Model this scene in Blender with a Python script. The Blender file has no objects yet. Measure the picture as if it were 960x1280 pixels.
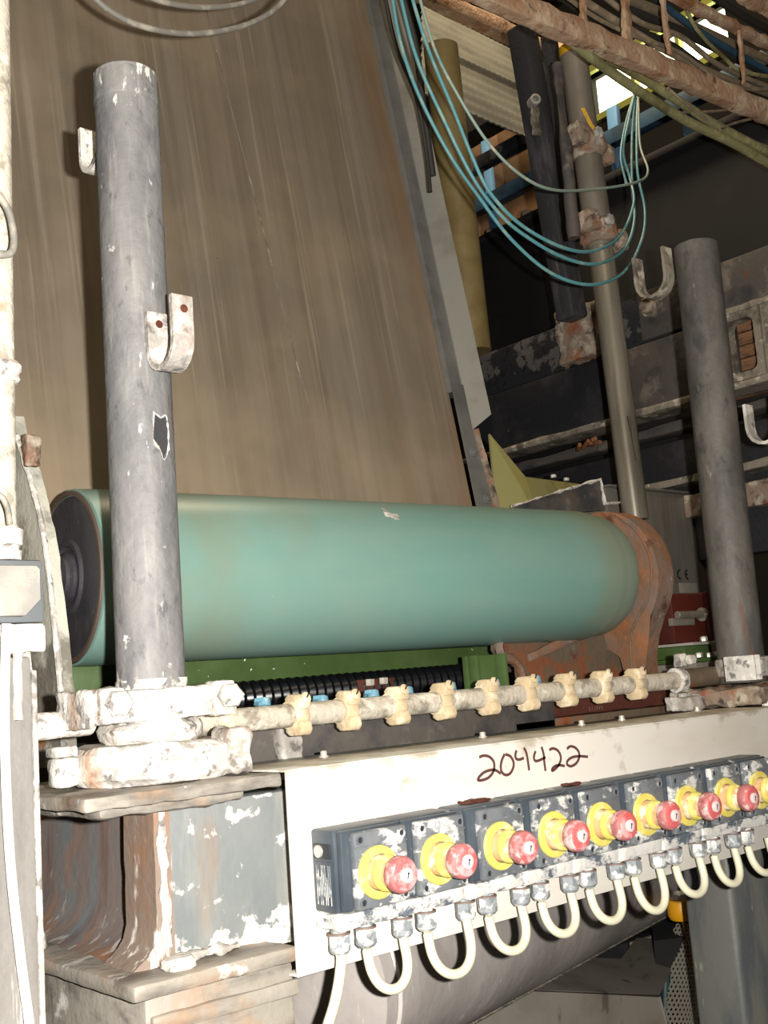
import bpy, bmesh, math, random
from mathutils import Vector, Matrix, noise
random.seed(7)
sc = bpy.context.scene
COL = sc.collection
PI = math.pi

# ------------------------------------------------------------ camera, light, exposure
cam_d = bpy.data.cameras.new('camera')
cam_d.sensor_fit = 'VERTICAL'; cam_d.sensor_height = 36.0
cam_d.lens = 36.0 * 1410.41 / 1280.0
cam_d.clip_start = 0.02; cam_d.clip_end = 100
cam = bpy.data.objects.new('camera', cam_d); COL.objects.link(cam)
CR = Vector((0.76020, -0.64560, -0.07335)); FW = Vector((0.649016, 0.745543, 0.151446))
CR = (CR - FW * CR.dot(FW)).normalized(); CU = CR.cross(FW).normalized()
CAM = Vector((0, 0, 1.5))
cam.matrix_world = Matrix(((CR.x, CU.x, -FW.x, CAM.x), (CR.y, CU.y, -FW.y, CAM.y), (CR.z, CU.z, -FW.z, CAM.z), (0, 0, 0, 1)))
sc.camera = cam

w = bpy.data.worlds.new('hall_air'); sc.world = w; w.use_nodes = True
w.node_tree.nodes['Background'].inputs[0].default_value = (0.75, 0.85, 1.0, 1)
w.node_tree.nodes['Background'].inputs[1].default_value = 0.06
# warm lamps under the hall roof: one bay over the aisle behind the photographer, one over the far bay
for nm, lo, aim, en, sz in (('hall_lamp_aisle', (-.6, -1.2, 5.2), (1.6, 1.9, 1.9), 52, 1.6), ('hall_lamp_far', (2.9, 2.6, 6.2), (4.7, 3.2, 3.6), 140, 1.0)):
    ld_ = bpy.data.lights.new(nm, 'AREA'); ld_.energy = en; ld_.size = sz; ld_.color = (1.0, .80, .55)
    lo_ = bpy.data.objects.new(nm, ld_); COL.objects.link(lo_); lo_.location = lo
    lo_.rotation_euler = (Vector(aim) - Vector(lo)).to_track_quat('-Z', 'Y').to_euler()

fl = bpy.data.lights.new('camera_flash', 'POINT'); fl.energy = 262; fl.color = (1.0, 0.968, 0.915); fl.shadow_soft_size = 0.012
flo = bpy.data.objects.new('camera_flash', fl); COL.objects.link(flo)
flo.location = CAM + CR * 0.085 + CU * 0.02 + FW * 0.01

sc.view_settings.view_transform = 'Standard'; sc.view_settings.look = 'None'
sc.view_settings.gamma = 1.0; sc.view_settings.use_curve_mapping = False
sc.view_settings.exposure = 0.0

# ------------------------------------------------------------ materials
def lin(c):
    if isinstance(c, str):
        c = tuple(int(c[i:i+2], 16) / 255 for i in (0, 2, 4))
        c = tuple(v / 12.92 if v <= .04045 else ((v + .055) / 1.055) ** 2.4 for v in c)
    return (c[0], c[1], c[2], 1)
def mat(name, base, layers=(), rough=.6, metal=0., bump=0., bs=80, emit=0., spec=.5):
    """layers: dicts c, s (noise scale), v (stretch), lo, hi, z=(z0,z1) height fade, a (strength)"""
    m = bpy.data.materials.new(name); m.use_nodes = True
    nt = m.node_tree; N = nt.nodes; L = nt.links
    b = N['Principled BSDF']; b.inputs['Roughness'].default_value = rough; b.inputs['Metallic'].default_value = metal
    b.inputs['Specular IOR Level'].default_value = spec
    g = N.new('ShaderNodeNewGeometry')
    rgb = N.new('ShaderNodeRGB'); rgb.outputs[0].default_value = lin(base)
    cur = rgb.outputs[0]
    for k, ly in enumerate(layers):
        mp = N.new('ShaderNodeMapping'); mp.inputs['Scale'].default_value = ly.get('v', (1, 1, 1))
        mp.inputs['Location'].default_value = (k * 3.1 + len(name), k * 1.7, k * .9)
        L.new(g.outputs['Position'], mp.inputs[0])
        n = N.new('ShaderNodeTexNoise'); n.inputs['Scale'].default_value = ly.get('s', 10)
        n.inputs['Detail'].default_value = ly.get('d', 6); n.inputs['Roughness'].default_value = ly.get('r', .6)
        L.new(mp.outputs[0], n.inputs[0])
        r = N.new('ShaderNodeMapRange'); r.inputs[1].default_value = ly.get('lo', .5); r.inputs[2].default_value = ly.get('hi', .6)
        r.inputs[4].default_value = ly.get('a', 1.0)
        src = n.outputs[0]
        if 'z' in ly:      # deposits and tones that belong to a height: shift the threshold there
            sp = N.new('ShaderNodeSeparateXYZ'); L.new(g.outputs['Position'], sp.inputs[0])
            zr = N.new('ShaderNodeMapRange'); zr.inputs[1].default_value = ly['z'][0]; zr.inputs[2].default_value = ly['z'][1]
            zr.inputs[3].default_value = 0; zr.inputs[4].default_value = ly.get('zb', .35)
            L.new(sp.outputs[ly.get('ax', 2)], zr.inputs[0])
            ad = N.new('ShaderNodeMath'); ad.operation = 'ADD'; L.new(src, ad.inputs[0]); L.new(zr.outputs[0], ad.inputs[1]); src = ad.outputs[0]
        L.new(src, r.inputs[0])
        mx = N.new('ShaderNodeMix'); mx.data_type = 'RGBA'
        L.new(r.outputs[0], mx.inputs[0]); L.new(cur, mx.inputs[6]); mx.inputs[7].default_value = lin(ly['c'])
        cur = mx.outputs[2]
    L.new(cur, b.inputs['Base Color'])
    if bump:
        n = N.new('ShaderNodeTexNoise'); n.inputs['Scale'].default_value = bs; n.inputs['Detail'].default_value = 5
        L.new(g.outputs['Position'], n.inputs[0])
        bp = N.new('ShaderNodeBump'); bp.inputs['Strength'].default_value = bump; bp.inputs['Distance'].default_value = .004
        L.new(n.outputs[0], bp.inputs['Height']); L.new(bp.outputs[0], b.inputs['Normal'])
    if emit:
        b.inputs['Emission Color'].default_value = lin(base); b.inputs['Emission Strength'].default_value = emit
    return m
V = lambda x, y, z: (x, y, z)
WHT = 'e6e0d6'
M = {}
M['post'] = mat('scaled_post_paint', '6c6b6b', [
    dict(c='83817f', s=6, v=(3, 3, .8), lo=.40, hi=.64), dict(c='55545a', s=16, v=(1, 1, .6), lo=.54, hi=.70, a=.7),
    dict(c='98948f', s=30, v=(3, 3, .35), lo=.54, hi=.70, a=.6), dict(c='4e4c4e', s=60, v=(1, 1, .5), lo=.60, hi=.68, a=.6), dict(c='6f5a4a', s=9, v=(1, 1, .5), lo=.62, hi=.74, a=.5),
    dict(c='d8d3cb', s=34, v=(1.6, 1.6, .8), lo=.70, hi=.74, a=.8),
    dict(c=WHT, s=26, lo=.68, hi=.74, z=(1.56, 1.49), zb=.30), dict(c=WHT, s=38, v=(1.5, 1.5, .5), lo=.68, hi=.74, z=(2.30, 2.38), zb=.16)],
    rough=.62, bump=.6, bs=60)
M['post_far'] = mat('worn_post_paint', '4b4844', [
    dict(c='625d57', s=7, v=(2, 2, .7), lo=.45, hi=.62), dict(c='343232', s=18, v=(1, 1, .6), lo=.55, hi=.66, a=.8),
    dict(c='65432e', s=8, v=(2, 2, .6), lo=.63, hi=.70, a=.8), dict(c='8e887e', s=40, v=(1, 1, .4), lo=.66, hi=.73, a=.6)],
    rough=.6, bump=.5, bs=55)
M['crust'] = mat('white_lime_crust', 'cfcac2', [
    dict(c='8f8882', s=20, lo=.50, hi=.60, a=.75), dict(c='5c5856', s=42, lo=.58, hi=.64, a=.8), dict(c='e6e2da', s=60, lo=.55, hi=.62, a=.8), dict(c='a8764a', s=9, v=(1, 1, .35), lo=.62, hi=.72, a=.7)],
    rough=.85, bump=.9, bs=90)
M['crust_grey'] = mat('grey_lime_crust', 'a39d95', [
    dict(c='d4cfc6', s=22, lo=.5, hi=.6), dict(c='5a5450', s=30, lo=.56, hi=.66, a=.85), dict(c='7a4a30', s=10, lo=.58, hi=.68, a=.7)],
    rough=.85, bump=.9, bs=80)
M['crust_rust'] = mat('rusty_crust', '8a7868', [
    dict(c='b4a896', s=24, lo=.5, hi=.62), dict(c='3e3630', s=28, lo=.56, hi=.66, a=.9), dict(c='9a5a34', s=12, lo=.52, hi=.64, a=.85)],
    rough=.9, bump=1.0, bs=70)
M['sheet'] = mat('streaked_felt_brown', '766a59', [
    dict(c='83786a', s=3, v=(5, 1, .12), lo=.40, hi=.66, d=5, r=.6), dict(c='695e50', s=4, v=(8, 1, .10), lo=.50, hi=.66, a=.6, d=3),
    dict(c='9c907c', s=7, v=(9, 1, .04), lo=.60, hi=.68, a=.45, d=3), dict(c='655d52', s=2.2, lo=.5, hi=.75, a=.5),
    dict(c='a6947a', s=3, v=(1, 1, 1), lo=.45, hi=.9, z=(2.25, 1.75), zb=.3, a=.6),  # paler beige toward the lower end of the sheet
    dict(c='7e5f44', s=4, v=(2, 1, .3), lo=.62, hi=.85, z=(1.66, 1.97), zb=.22, a=.6, ax=0),
    dict(c='1e1712', s=46, lo=.735, hi=.75), dict(c='efe6d2', s=70, lo=.77, hi=.785, a=.9)], rough=.42, bump=.03, bs=30)
M['rail'] = mat('grey_coated_steel', '6b6a66', [dict(c='5a5955', s=8, lo=.45, hi=.65), dict(c='7e5c40', s=10, lo=.66, hi=.75, a=.6)], rough=.5, bump=.1)
M['raillit'] = mat('light_grey_rail_paint', '85837b', [dict(c='6d6a62', s=8, lo=.5, hi=.7)], rough=.5)  # rail grey again, lighter: light on the turned face put into colour
M['roll'] = mat('teal_roll_rubber', '73988e', [
    dict(c='7e998d', s=4, lo=.4, hi=.65), dict(c='689288', s=3, v=(.4, 2, 2), lo=.5, hi=.7, a=.7),
    dict(c='e0ddc0', s=75, v=(1, .5, .5), lo=.755, hi=.77, a=.8), dict(c='2b2d26', s=60, lo=.775, hi=.785),
    dict(c='857b5c', s=3, v=(1, 1, .5), lo=.55, hi=.75, z=(1.84, 1.97), zb=.3, ax=0, a=.45)], rough=.38, bump=.05, bs=25)
M['rollrim'] = mat('brown_rubber_edge', '54463c', rough=.6)
M['cap'] = mat('dark_roll_head', '37353a', [dict(c='4a4648', s=8, lo=.45, hi=.65), dict(c='6b6462', s=60, lo=.66, hi=.72, a=.6)], rough=.5, bump=.25)
M['steel'] = mat('satin_stainless', 'd4cec4', [dict(c='c4bbac', s=5, v=(.5, 1, 1.5), lo=.5, hi=.7, a=.7), dict(c='8e8472', s=60, lo=.69, hi=.72, a=.6),
    dict(c='988b75', s=14, v=(1, 1, 1.2), lo=.62, hi=.75, z=(1.385, 1.405), zb=.2, a=.7)], rough=.42, bump=.04)
M['steel_dull'] = mat('dull_stainless_guard', '8c857a', [dict(c='7a7266', s=6, lo=.45, hi=.65), dict(c='3c3830', s=20, v=(1, 1, .5), lo=.62, hi=.70, a=.6)], rough=.42)
M['cebox'] = mat('brushed_cabinet_steel', '7c776e', [dict(c='6c675f', s=12, v=(3, 1, .3), lo=.45, hi=.65)], rough=.45, metal=.25)
M['brownpanel'] = mat('brown_panel_paint', '5c4c3a', [dict(c='4c4032', s=6, lo=.4, hi=.6)], rough=.6)
M['girder'] = mat('blue_grey_machine_paint', '7e807e', [
    dict(c='6e7474', s=5, v=(1, 1, .6), lo=.45, hi=.65), dict(c='98938a', s=5, v=(2.5, 2, .4), lo=.46, hi=.66, a=.9), dict(c='b9b2a6', s=13, v=(2.5, 2, .25), lo=.62, hi=.72, a=.6), dict(c='8a6c50', s=7, v=(1.6, 1.6, .5), lo=.62, hi=.78, a=.7),
    dict(c=WHT, s=11, v=(2.5, 2.5, .35), lo=.66, hi=.70, a=.9), dict(c=WHT, s=24, lo=.62, hi=.68, z=(1.23, 1.19), zb=.22)], rough=.42, bump=.25, bs=50)
M['girder_rust'] = mat('rust_stained_paint', '86766a', [
    dict(c='927058', s=9, v=(1.5, 1.5, .7), lo=.48, hi=.66), dict(c=WHT, s=16, v=(2, 2, .5), lo=.55, hi=.62), dict(c='5c5450', s=18, lo=.6, hi=.68, a=.7)], rough=.6, bump=.4, bs=60)
M['recess'] = mat('brown_stained_grey_paint', '7c706a', [
    dict(c='70777a', s=3, v=(2, 5, .3), lo=.48, hi=.6), dict(c='6a4a40', s=7, v=(1, 3, .4), lo=.56, hi=.72, a=.7), dict(c='9c6d4c', s=6, lo=.58, hi=.75, z=(1.28, 1.2), zb=.12, a=.8),
    dict(c='c8c2bc', s=30, v=(1, 2, .7), lo=.66, hi=.74, z=(1.25, 1.2), zb=.10, a=.6)], rough=.5, bump=.3, bs=50)
M['flange'] = mat('limed_flange_paint', '968f84', [
    dict(c='6c665e', s=9, v=(.6, 1, 2), lo=.48, hi=.60), dict(c='a07650', s=6, lo=.54, hi=.70, a=.8), dict(c='d8d2c8', s=20, v=(.6, 1, 1), lo=.6, hi=.66)], rough=.6, bump=.45, bs=60)
M['duct'] = mat('grey_scratched_duct', 'b4aca6', [
    dict(c='938b86', s=4, lo=.4, hi=.65), dict(c='cfc8c0', s=26, v=(2.2, 2, .45), lo=.63, hi=.70, a=.8), dict(c='7a726e', s=7, lo=.6, hi=.75, a=.6)], rough=.5, bump=.3, bs=40)
M['column'] = mat('slate_column_paint', '6c6b64', [
    dict(c='55585a', s=6, v=(2, 2, .5), lo=.45, hi=.6), dict(c='9b8672', s=5, v=(4, 4, .25), lo=.58, hi=.66, a=.85), dict(c='b0aaa0', s=24, v=(2, 2, .3), lo=.66, hi=.72, a=.7)], rough=.55, bump=.2)
M['column_l'] = mat('limed_column_paint', '7c7873', [
    dict(c='65625e', s=7, v=(2, 2, .3), lo=.45, hi=.62), dict(c='dcd6ce', s=10, v=(4, 4, .3), lo=.57, hi=.65, a=.9)], rough=.6, bump=.35)
M['frameplate'] = mat('limed_side_plate', 'c2c0b2', [
    dict(c='9c9c90', s=8, v=(1, 2, .6), lo=.45, hi=.62), dict(c='787468', s=12, lo=.55, hi=.66, z=(1.62, 1.56), zb=.2), dict(c='a06c44', s=16, lo=.66, hi=.72, z=(1.64, 1.56), zb=.08)], rough=.7, bump=.5)
M['green'] = mat('green_beam_paint', '4e6338', [
    dict(c='42562c', s=6, lo=.45, hi=.65), dict(c='dfe0cc', s=70, lo=.68, hi=.70), dict(c='4a3c28', s=12, lo=.62, hi=.72, a=.6)], rough=.45, bump=.1)
M['rust'] = mat('rusted_casting', '7c563a', [
    dict(c='a0653a', s=9, lo=.46, hi=.64), dict(c='746860', s=5, v=(1, 1, .6), lo=.50, hi=.62, a=.8), dict(c='4a2418', s=12, lo=.58, hi=.68, a=.85), dict(c='b4aaa0', s=26, v=(1, 1, .5), lo=.64, hi=.71, a=.7)], rough=.72, bump=.6, bs=60)
M['rustgrey'] = mat('grey_brown_plate', '665848', [
    dict(c='8a4a28', s=9, lo=.52, hi=.64), dict(c='5a2a1c', s=13, lo=.62, hi=.72), dict(c='8b8075', s=8, lo=.55, hi=.7, a=.6)], rough=.6, bump=.4)
M['rustdark'] = mat('dark_red_rust', '4e2418', [dict(c='75402a', s=12, lo=.58, hi=.68), dict(c='2e1a14', s=16, lo=.58, hi=.7, a=.8)], rough=.75, bump=.5)
M['beam'] = mat('peeling_black_beam', '2a2a2e', [
    dict(c='5e5a57', s=9, v=(1, 1, 1.4), lo=.54, hi=.58), dict(c='8c8378', s=6, lo=.60, hi=.72, a=.7), dict(c='1a1a1c', s=36, lo=.58, hi=.62, a=.9)], rough=.55, bump=.5, bs=50)
M['beamdark'] = mat('black_beam_paint', '242428', [dict(c='3d3a3a', s=6, lo=.5, hi=.7), dict(c='6d665e', s=14, lo=.66, hi=.74, a=.6)], rough=.5, bump=.3)
M['beamgrey'] = mat('grey_brown_beam_plate', '57514c', [
    dict(c='3b3a3c', s=6, lo=.5, hi=.62), dict(c='847a6e', s=9, lo=.58, hi=.68, a=.8), dict(c='6f4630', s=12, lo=.62, hi=.72, a=.8)], rough=.6, bump=.5, bs=45)
M['lip'] = mat('limed_beam_lip', '8b8274', [dict(c='5b5349', s=14, lo=.48, hi=.6), dict(c='c6bcaa', s=24, lo=.58, hi=.66, a=.8)], rough=.8, bump=.7)
M['chrome'] = mat('bare_steel_pipe', '8f8778', [dict(c='716a5c', s=9, v=(3, 3, .3), lo=.45, hi=.65), dict(c='a08260', s=10, v=(4, 4, .2), lo=.6, hi=.7, a=.6)], rough=.3, metal=.35)
M['pipegrey'] = mat('dusty_grey_pipe', '7a7266', [dict(c='665e54', s=9, v=(2, 2, .4), lo=.45, hi=.65)], rough=.5)
M['blackpost'] = mat('black_worn_post', '3a3a3c', [dict(c='565456', s=8, v=(2, 2, .5), lo=.5, hi=.64), dict(c='81786c', s=14, v=(3, 3, .3), lo=.64, hi=.72, a=.6)], rough=.5, bump=.3)
M['black'] = mat('black_plate', '0d0d0f', [dict(c='1b1a1c', s=5, lo=.5, hi=.75)], rough=.8)
M['dark'] = mat('dark_hall_steel', '1d1a18', [dict(c='2e2824', s=6, lo=.5, hi=.7), dict(c='4a3a2c', s=10, lo=.62, hi=.72, a=.6)], rough=.8)
M['hall'] = mat('dark_hall_surface', '18150f', rough=.9)
M['wood'] = mat('tan_board', 'c39c78', [dict(c='b08660', s=3, lo=.45, hi=.65)], rough=.7)
M['timber'] = mat('weathered_timber', '8a6448', [dict(c='6a4a34', s=24, v=(1, 1, 5), lo=.5, hi=.6)], rough=.8)
M['bluesteel'] = mat('pale_blue_steel', '6a9ac2', rough=.5)
M['bluedark'] = mat('blue_beam_paint', '2b4a60', [dict(c='1f3442', s=6, lo=.5, hi=.6)], rough=.6)
M['yellow'] = mat('yellow_paint', 'c79a1c', [dict(c='8f7420', s=20, lo=.58, hi=.66, a=.7)], rough=.5)
M['lampyellow'] = mat('amber_yellow_paint', 'd99a14', rough=.4)
M['olive'] = mat('olive_yellow_tube', '8a7a50', [dict(c='7a6940', s=8, lo=.45, hi=.65), dict(c='2c2416', s=50, lo=.68, hi=.72, a=.8)], rough=.55)
M['yellowplate'] = mat('olive_yellow_plate', '8e8a58', [dict(c='988644', s=5, lo=.5, hi=.7), dict(c='807d4c', s=9, lo=.55, hi=.7)], rough=.5)
M['rusttray'] = mat('rusty_tray_steel', 'a98a70', [dict(c='c4ac90', s=16, lo=.5, hi=.62), dict(c='94643f', s=8, lo=.5, hi=.64), dict(c='4c3424', s=24, lo=.6, hi=.68, a=.8)], rough=.9, bump=1.0, bs=70)
M['mossy'] = mat('moss_green_hose', '7c7852', [dict(c='9a9468', s=24, lo=.5, hi=.64), dict(c='5e5634', s=9, lo=.52, hi=.66)], rough=.8, bump=.5)
M['cable_brown'] = mat('dusty_brown_cable', '7a6c58', [dict(c='9a8a72', s=20, lo=.5, hi=.65)], rough=.8)
M['cable_dark'] = mat('dark_dusty_cable', '2c2a26', rough=.7)
M['tube_blue'] = mat('blue_green_air_tube', '5d98a0', [dict(c='86aaa2', s=26, lo=.52, hi=.64), dict(c='d8c4ae', s=18, lo=.66, hi=.70, a=.8)], rough=.45)
M['tube_pale'] = mat('pale_air_tube', '8fa497', [dict(c='c4b8a0', s=22, lo=.55, hi=.66), dict(c='5d9498', s=14, lo=.60, hi=.68)], rough=.5)
M['tube_grey'] = mat('grey_dusty_cable', '76726a', [dict(c='a09888', s=30, lo=.5, hi=.64), dict(c='4e4a44', s=18, lo=.6, hi=.7, a=.7)], rough=.6)
M['cream'] = mat('cream_cable', 'dcd7bc', rough=.45)
M['whitecable'] = mat('white_cable', 'f0ece2', rough=.5)
M['clip'] = mat('cream_hose_clip', 'c9b491', [dict(c='e6d6b8', s=24, lo=.5, hi=.62), dict(c='a07448', s=14, lo=.62, hi=.72, a=.7)], rough=.7, bump=.5)
M['limepipe'] = mat('limed_spray_pipe', 'bdb4a4', [dict(c='8e8678', s=40, lo=.5, hi=.62), dict(c='e2dccc', s=26, lo=.56, hi=.66), dict(c='a48666', s=14, lo=.62, hi=.72, a=.6)], rough=.75, bump=.6, bs=110)
M['boxgrey'] = mat('slate_grey_plastic', '666a6e', [dict(c='777a7c', s=10, lo=.45, hi=.65), dict(c='dedcd6', s=32, v=(1, 1, 1.6), lo=.535, hi=.60, a=.85), dict(c='5a6268', s=90, lo=.55, hi=.6, a=.6)], rough=.5, bump=.15)
M['boxdark'] = mat('dark_slate_plastic', '3c444c', [dict(c='474f56', s=12, lo=.45, hi=.65), dict(c='cfd0cc', s=30, v=(1, 1, .7), lo=.62, hi=.68, a=.6)], rough=.4)
M['boxcrust'] = mat('limed_plastic_ledge', 'd6d2cb', [dict(c='4a5560', s=26, v=(1, 1, 1.5), lo=.52, hi=.60, a=.95)], rough=.7, bump=.4)
M['yring'] = mat('yellow_plastic_ring', 'd8c864', [dict(c='ece2a6', s=40, lo=.52, hi=.66, a=.8)], rough=.4)
M['ystem'] = mat('dirty_yellow_collar', 'cfa67c', [dict(c='efe0c0', s=40, lo=.5, hi=.6), dict(c='c08a5c', s=26, lo=.58, hi=.68, a=.7)], rough=.5)
M['red'] = mat('faded_red_plastic', 'cc6262', [dict(c='e2a2a0', s=44, lo=.5, hi=.62), dict(c='b8403e', s=30, lo=.62, hi=.7, a=.6)], rough=.5, bump=.3)
M['redside'] = mat('scuffed_red_plastic', 'b06a68', [dict(c='d8b8b4', s=55, lo=.5, hi=.6), dict(c='8e4644', s=40, lo=.6, hi=.68, a=.7)], rough=.6, bump=.4)
M['lock'] = mat('white_lock_face', 'dccac6', rough=.5)
M['ink'] = mat('brown_marker_ink', '5c3a38', rough=.6)
M['blackink'] = mat('black_print', '101010', rough=.6)
M['screwdark'] = mat('dark_screw_hole', '2c3034', rough=.5)
M['screw'] = mat('bright_screw_head', 'd6d2c8', rough=.35, metal=.6)
M['gland'] = mat('limed_grey_gland', '8a8f92', [dict(c='dcdad4', s=60, lo=.47, hi=.58), dict(c='5c6266', s=50, lo=.58, hi=.66, a=.7)], rough=.55, bump=.3)
M['glandring'] = mat('brown_gland_washer', '7a665c', rough=.6)
M['jbox'] = mat('dusty_grey_box_plastic', '84807a', [dict(c='a29a8c', s=10, lo=.45, hi=.62), dict(c='9e7c5e', s=8, lo=.58, hi=.75, a=.6)], rough=.7, bump=.25)
M['jboxdark'] = mat('grey_box_body', '5e6264', rough=.6)
M['redpaint'] = mat('dark_red_paint', '562218', [dict(c='461a12', s=8, lo=.5, hi=.65)], rough=.5)
M['boltbright'] = mat('bright_zinc_bolt', 'dcd6c8', rough=.4, metal=.5)
M['bluehose'] = mat('blue_nozzle_plastic', '6a9aae', [dict(c='a8bcc0', s=50, lo=.55, hi=.65)], rough=.5)
M['hose'] = mat('black_corrugated_hose', '101013', rough=.25)
M['roof'] = mat('grey_green_corrugated_sheet', '6e6e64', [dict(c='5c5b54', s=3, lo=.45, hi=.65), dict(c='4c4838', s=9, lo=.64, hi=.74, a=.6)], rough=.6)
M['glass'] = mat('daylit_window', 'f4f8d0', emit=5.0)
M['winframe'] = mat('yellow_green_window_frame', 'b0b45a', rough=.5)
M['mesh'] = mat('pale_perforated_steel', 'b4ac9c', rough=.4, metal=.4)
M['teal'] = mat('dark_teal_paint', '173436', rough=.5)

# ------------------------------------------------------------ mesh helpers
def basis(d):
    d = Vector(d).normalized(); up = Vector((0, 0, 1)) if abs(d.z) < .9 else Vector((0, 1, 0))
    a = d.cross(up).normalized(); b = a.cross(d).normalized()
    return a, b, d
def smooth_path(pts, n=6):
    pts = [Vector(p) for p in pts]
    if len(pts) < 3: return pts
    q = [pts[0] * 2 - pts[1]] + pts + [pts[-1] * 2 - pts[-2]]
    out = []
    for i in range(1, len(q) - 2):
        a, b, c, d = q[i-1:i+3]
        for k in range(n):
            t = k / n
            out.append(.5 * ((2 * b) + (c - a) * t + (2 * a - 5 * b + 4 * c - d) * t * t + (3 * b - a - 3 * c + d) * t ** 3))
    out.append(pts[-1]); return out
class B:
    def __init__(s): s.bm = bmesh.new()
    def box(s, x0, x1, y0, y1, z0, z1, bev=0, seg=2):
        t = bmesh.new(); bmesh.ops.create_cube(t, size=1)
        for v in t.verts: v.co = Vector(((x0 + x1) / 2 + v.co.x * (x1 - x0), (y0 + y1) / 2 + v.co.y * (y1 - y0), (z0 + z1) / 2 + v.co.z * (z1 - z0)))
        if bev: bmesh.ops.bevel(t, geom=t.edges[:], offset=bev, segments=seg, profile=.5, affect='EDGES')
        return s._add(t)
    def _add(s, t, mtx=None):
        if mtx: bmesh.ops.transform(t, matrix=mtx, verts=t.verts[:])
        me = bpy.data.meshes.new('tmp'); t.to_mesh(me); t.free(); s.bm.from_mesh(me); bpy.data.meshes.remove(me); return s
    def obox(s, p, ax, sx, sy, sz, bev=0):
        """box centred at p, ax = (x axis, y axis) directions"""
        x = Vector(ax[0]).normalized(); z = x.cross(Vector(ax[1])).normalized(); y = z.cross(x)
        t = bmesh.new(); bmesh.ops.create_cube(t, size=1)
        for v in t.verts: v.co = Vector((v.co.x * sx, v.co.y * sy, v.co.z * sz))
        if bev: bmesh.ops.bevel(t, geom=t.edges[:], offset=bev, segments=2, profile=.5, affect='EDGES')
        m = Matrix(((x.x, y.x, z.x, p[0]), (x.y, y.y, z.y, p[1]), (x.z, y.z, z.z, p[2]), (0, 0, 0, 1)))
        return s._add(t, m)
    def tube(s, pts, r, seg=10, smooth=0, cap=True, r2=None):
        pts = smooth_path(pts, smooth) if smooth else [Vector(p) for p in pts]
        bm = s.bm; rings = []; prev = None; n = len(pts)
        for i, p in enumerate(pts):
            d = (pts[min(i + 1, n - 1)] - pts[max(i - 1, 0)]).normalized()
            if prev is None: a, b, _ = basis(d)
            else:
                a = (prev - d * prev.dot(d)).normalized(); b = d.cross(a)
            prev = a
            rr = r if r2 is None else r + (r2 - r) * i / (n - 1)
            rings.append([bm.verts.new(p + (a * math.cos(2 * PI * k / seg) + b * math.sin(2 * PI * k / seg)) * rr) for k in range(seg)])
        for u, w_ in zip(rings, rings[1:]):
            for k in range(seg): bm.faces.new((u[k], u[(k + 1) % seg], w_[(k + 1) % seg], w_[k]))
        if cap: bm.faces.new(rings[0]); bm.faces.new(rings[-1])
        return s
    def lathe(s, o, d, prof, seg=32, cap=True):
        """prof = [(distance along d, radius)]"""
        a, b, d = basis(d); o = Vector(o); bm = s.bm
        rings = [[bm.verts.new(o + d * h + (a * math.cos(2 * PI * k / seg) + b * math.sin(2 * PI * k / seg)) * max(r, .0002)) for k in range(seg)] for h, r in prof]
        for u, w_ in zip(rings, rings[1:]):
            for k in range(seg): bm.faces.new((u[k], u[(k + 1) % seg], w_[(k + 1) % seg], w_[k]))
        if cap: bm.faces.new(rings[0]); bm.faces.new(rings[-1])
        return s
    def cyl(s, p, q, r, seg=24, r2=None, bev=0):
        p = Vector(p); q = Vector(q); h = (q - p).length; r2 = r if r2 is None else r2
        pr = [(0, r), (h, r2)] if not bev else [(0, r - bev), (bev, r), (h - bev, r2), (h, r2 - bev)]
        return s.lathe(p, q - p, pr, seg)
    def pipe(s, p, q, r, t, seg=32):
        p = Vector(p); q = Vector(q); h = (q - p).length
        return s.lathe(p, q - p, [(0, r - t), (0, r), (h - .002, r), (h, r - .002), (h, r - t), (0, r - t)], seg, cap=False)
    def poly(s, pts, axis, a0, a1):
        """prism: 2D outline in the plane normal to axis (0,1,2), from a0 to a1"""
        def mk(p, a):
            l = list(p); l.insert(axis, a); return Vector(l)
        u = [s.bm.verts.new(mk(p, a0)) for p in pts]; w_ = [s.bm.verts.new(mk(p, a1)) for p in pts]; n = len(pts)
        s.bm.faces.new(u); s.bm.faces.new(w_)
        for k in range(n): s.bm.faces.new((u[k], u[(k + 1) % n], w_[(k + 1) % n], w_[k]))
        return s
    def hexh(s, p, d, r, h):
        return s.lathe(p, d, [(0, r), (h * .8, r), (h, r * .85)], 6)
    def strip(s, pts, wdir, wd, th):
        """flat strap swept along pts: width wd along wdir, thickness th"""
        pts = [Vector(p) for p in pts]; wv = Vector(wdir).normalized(); n = len(pts); R = []
        for i, p in enumerate(pts):
            d = (pts[min(i + 1, n - 1)] - pts[max(i - 1, 0)]).normalized(); nn = d.cross(wv).normalized()
            R.append([s.bm.verts.new(p + wv * a * wd / 2 + nn * b * th / 2) for a, b in ((-1, -1), (1, -1), (1, 1), (-1, 1))])
        for u, w_ in zip(R, R[1:]):
            for k in range(4): s.bm.faces.new((u[k], u[(k + 1) % 4], w_[(k + 1) % 4], w_[k]))
        s.bm.faces.new(R[0]); s.bm.faces.new(R[-1]); return s
    def rough(s, amp, scale=30, size=.012, it=3, seed=0):
        for _ in range(it):
            es = [e for e in s.bm.edges if e.calc_length() > size]
            if not es or len(s.bm.verts) > 30000: break
            bmesh.ops.subdivide_edges(s.bm, edges=es, cuts=1, use_grid_fill=True)
        s.bm.normal_update()
        mv = [(v, v.normal * amp * (noise.noise(v.co * scale + Vector((seed, 0, 0))) + .5 * noise.noise(v.co * scale * 2.7))) for v in s.bm.verts]
        for v, d in mv: v.co += d
        return s
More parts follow.
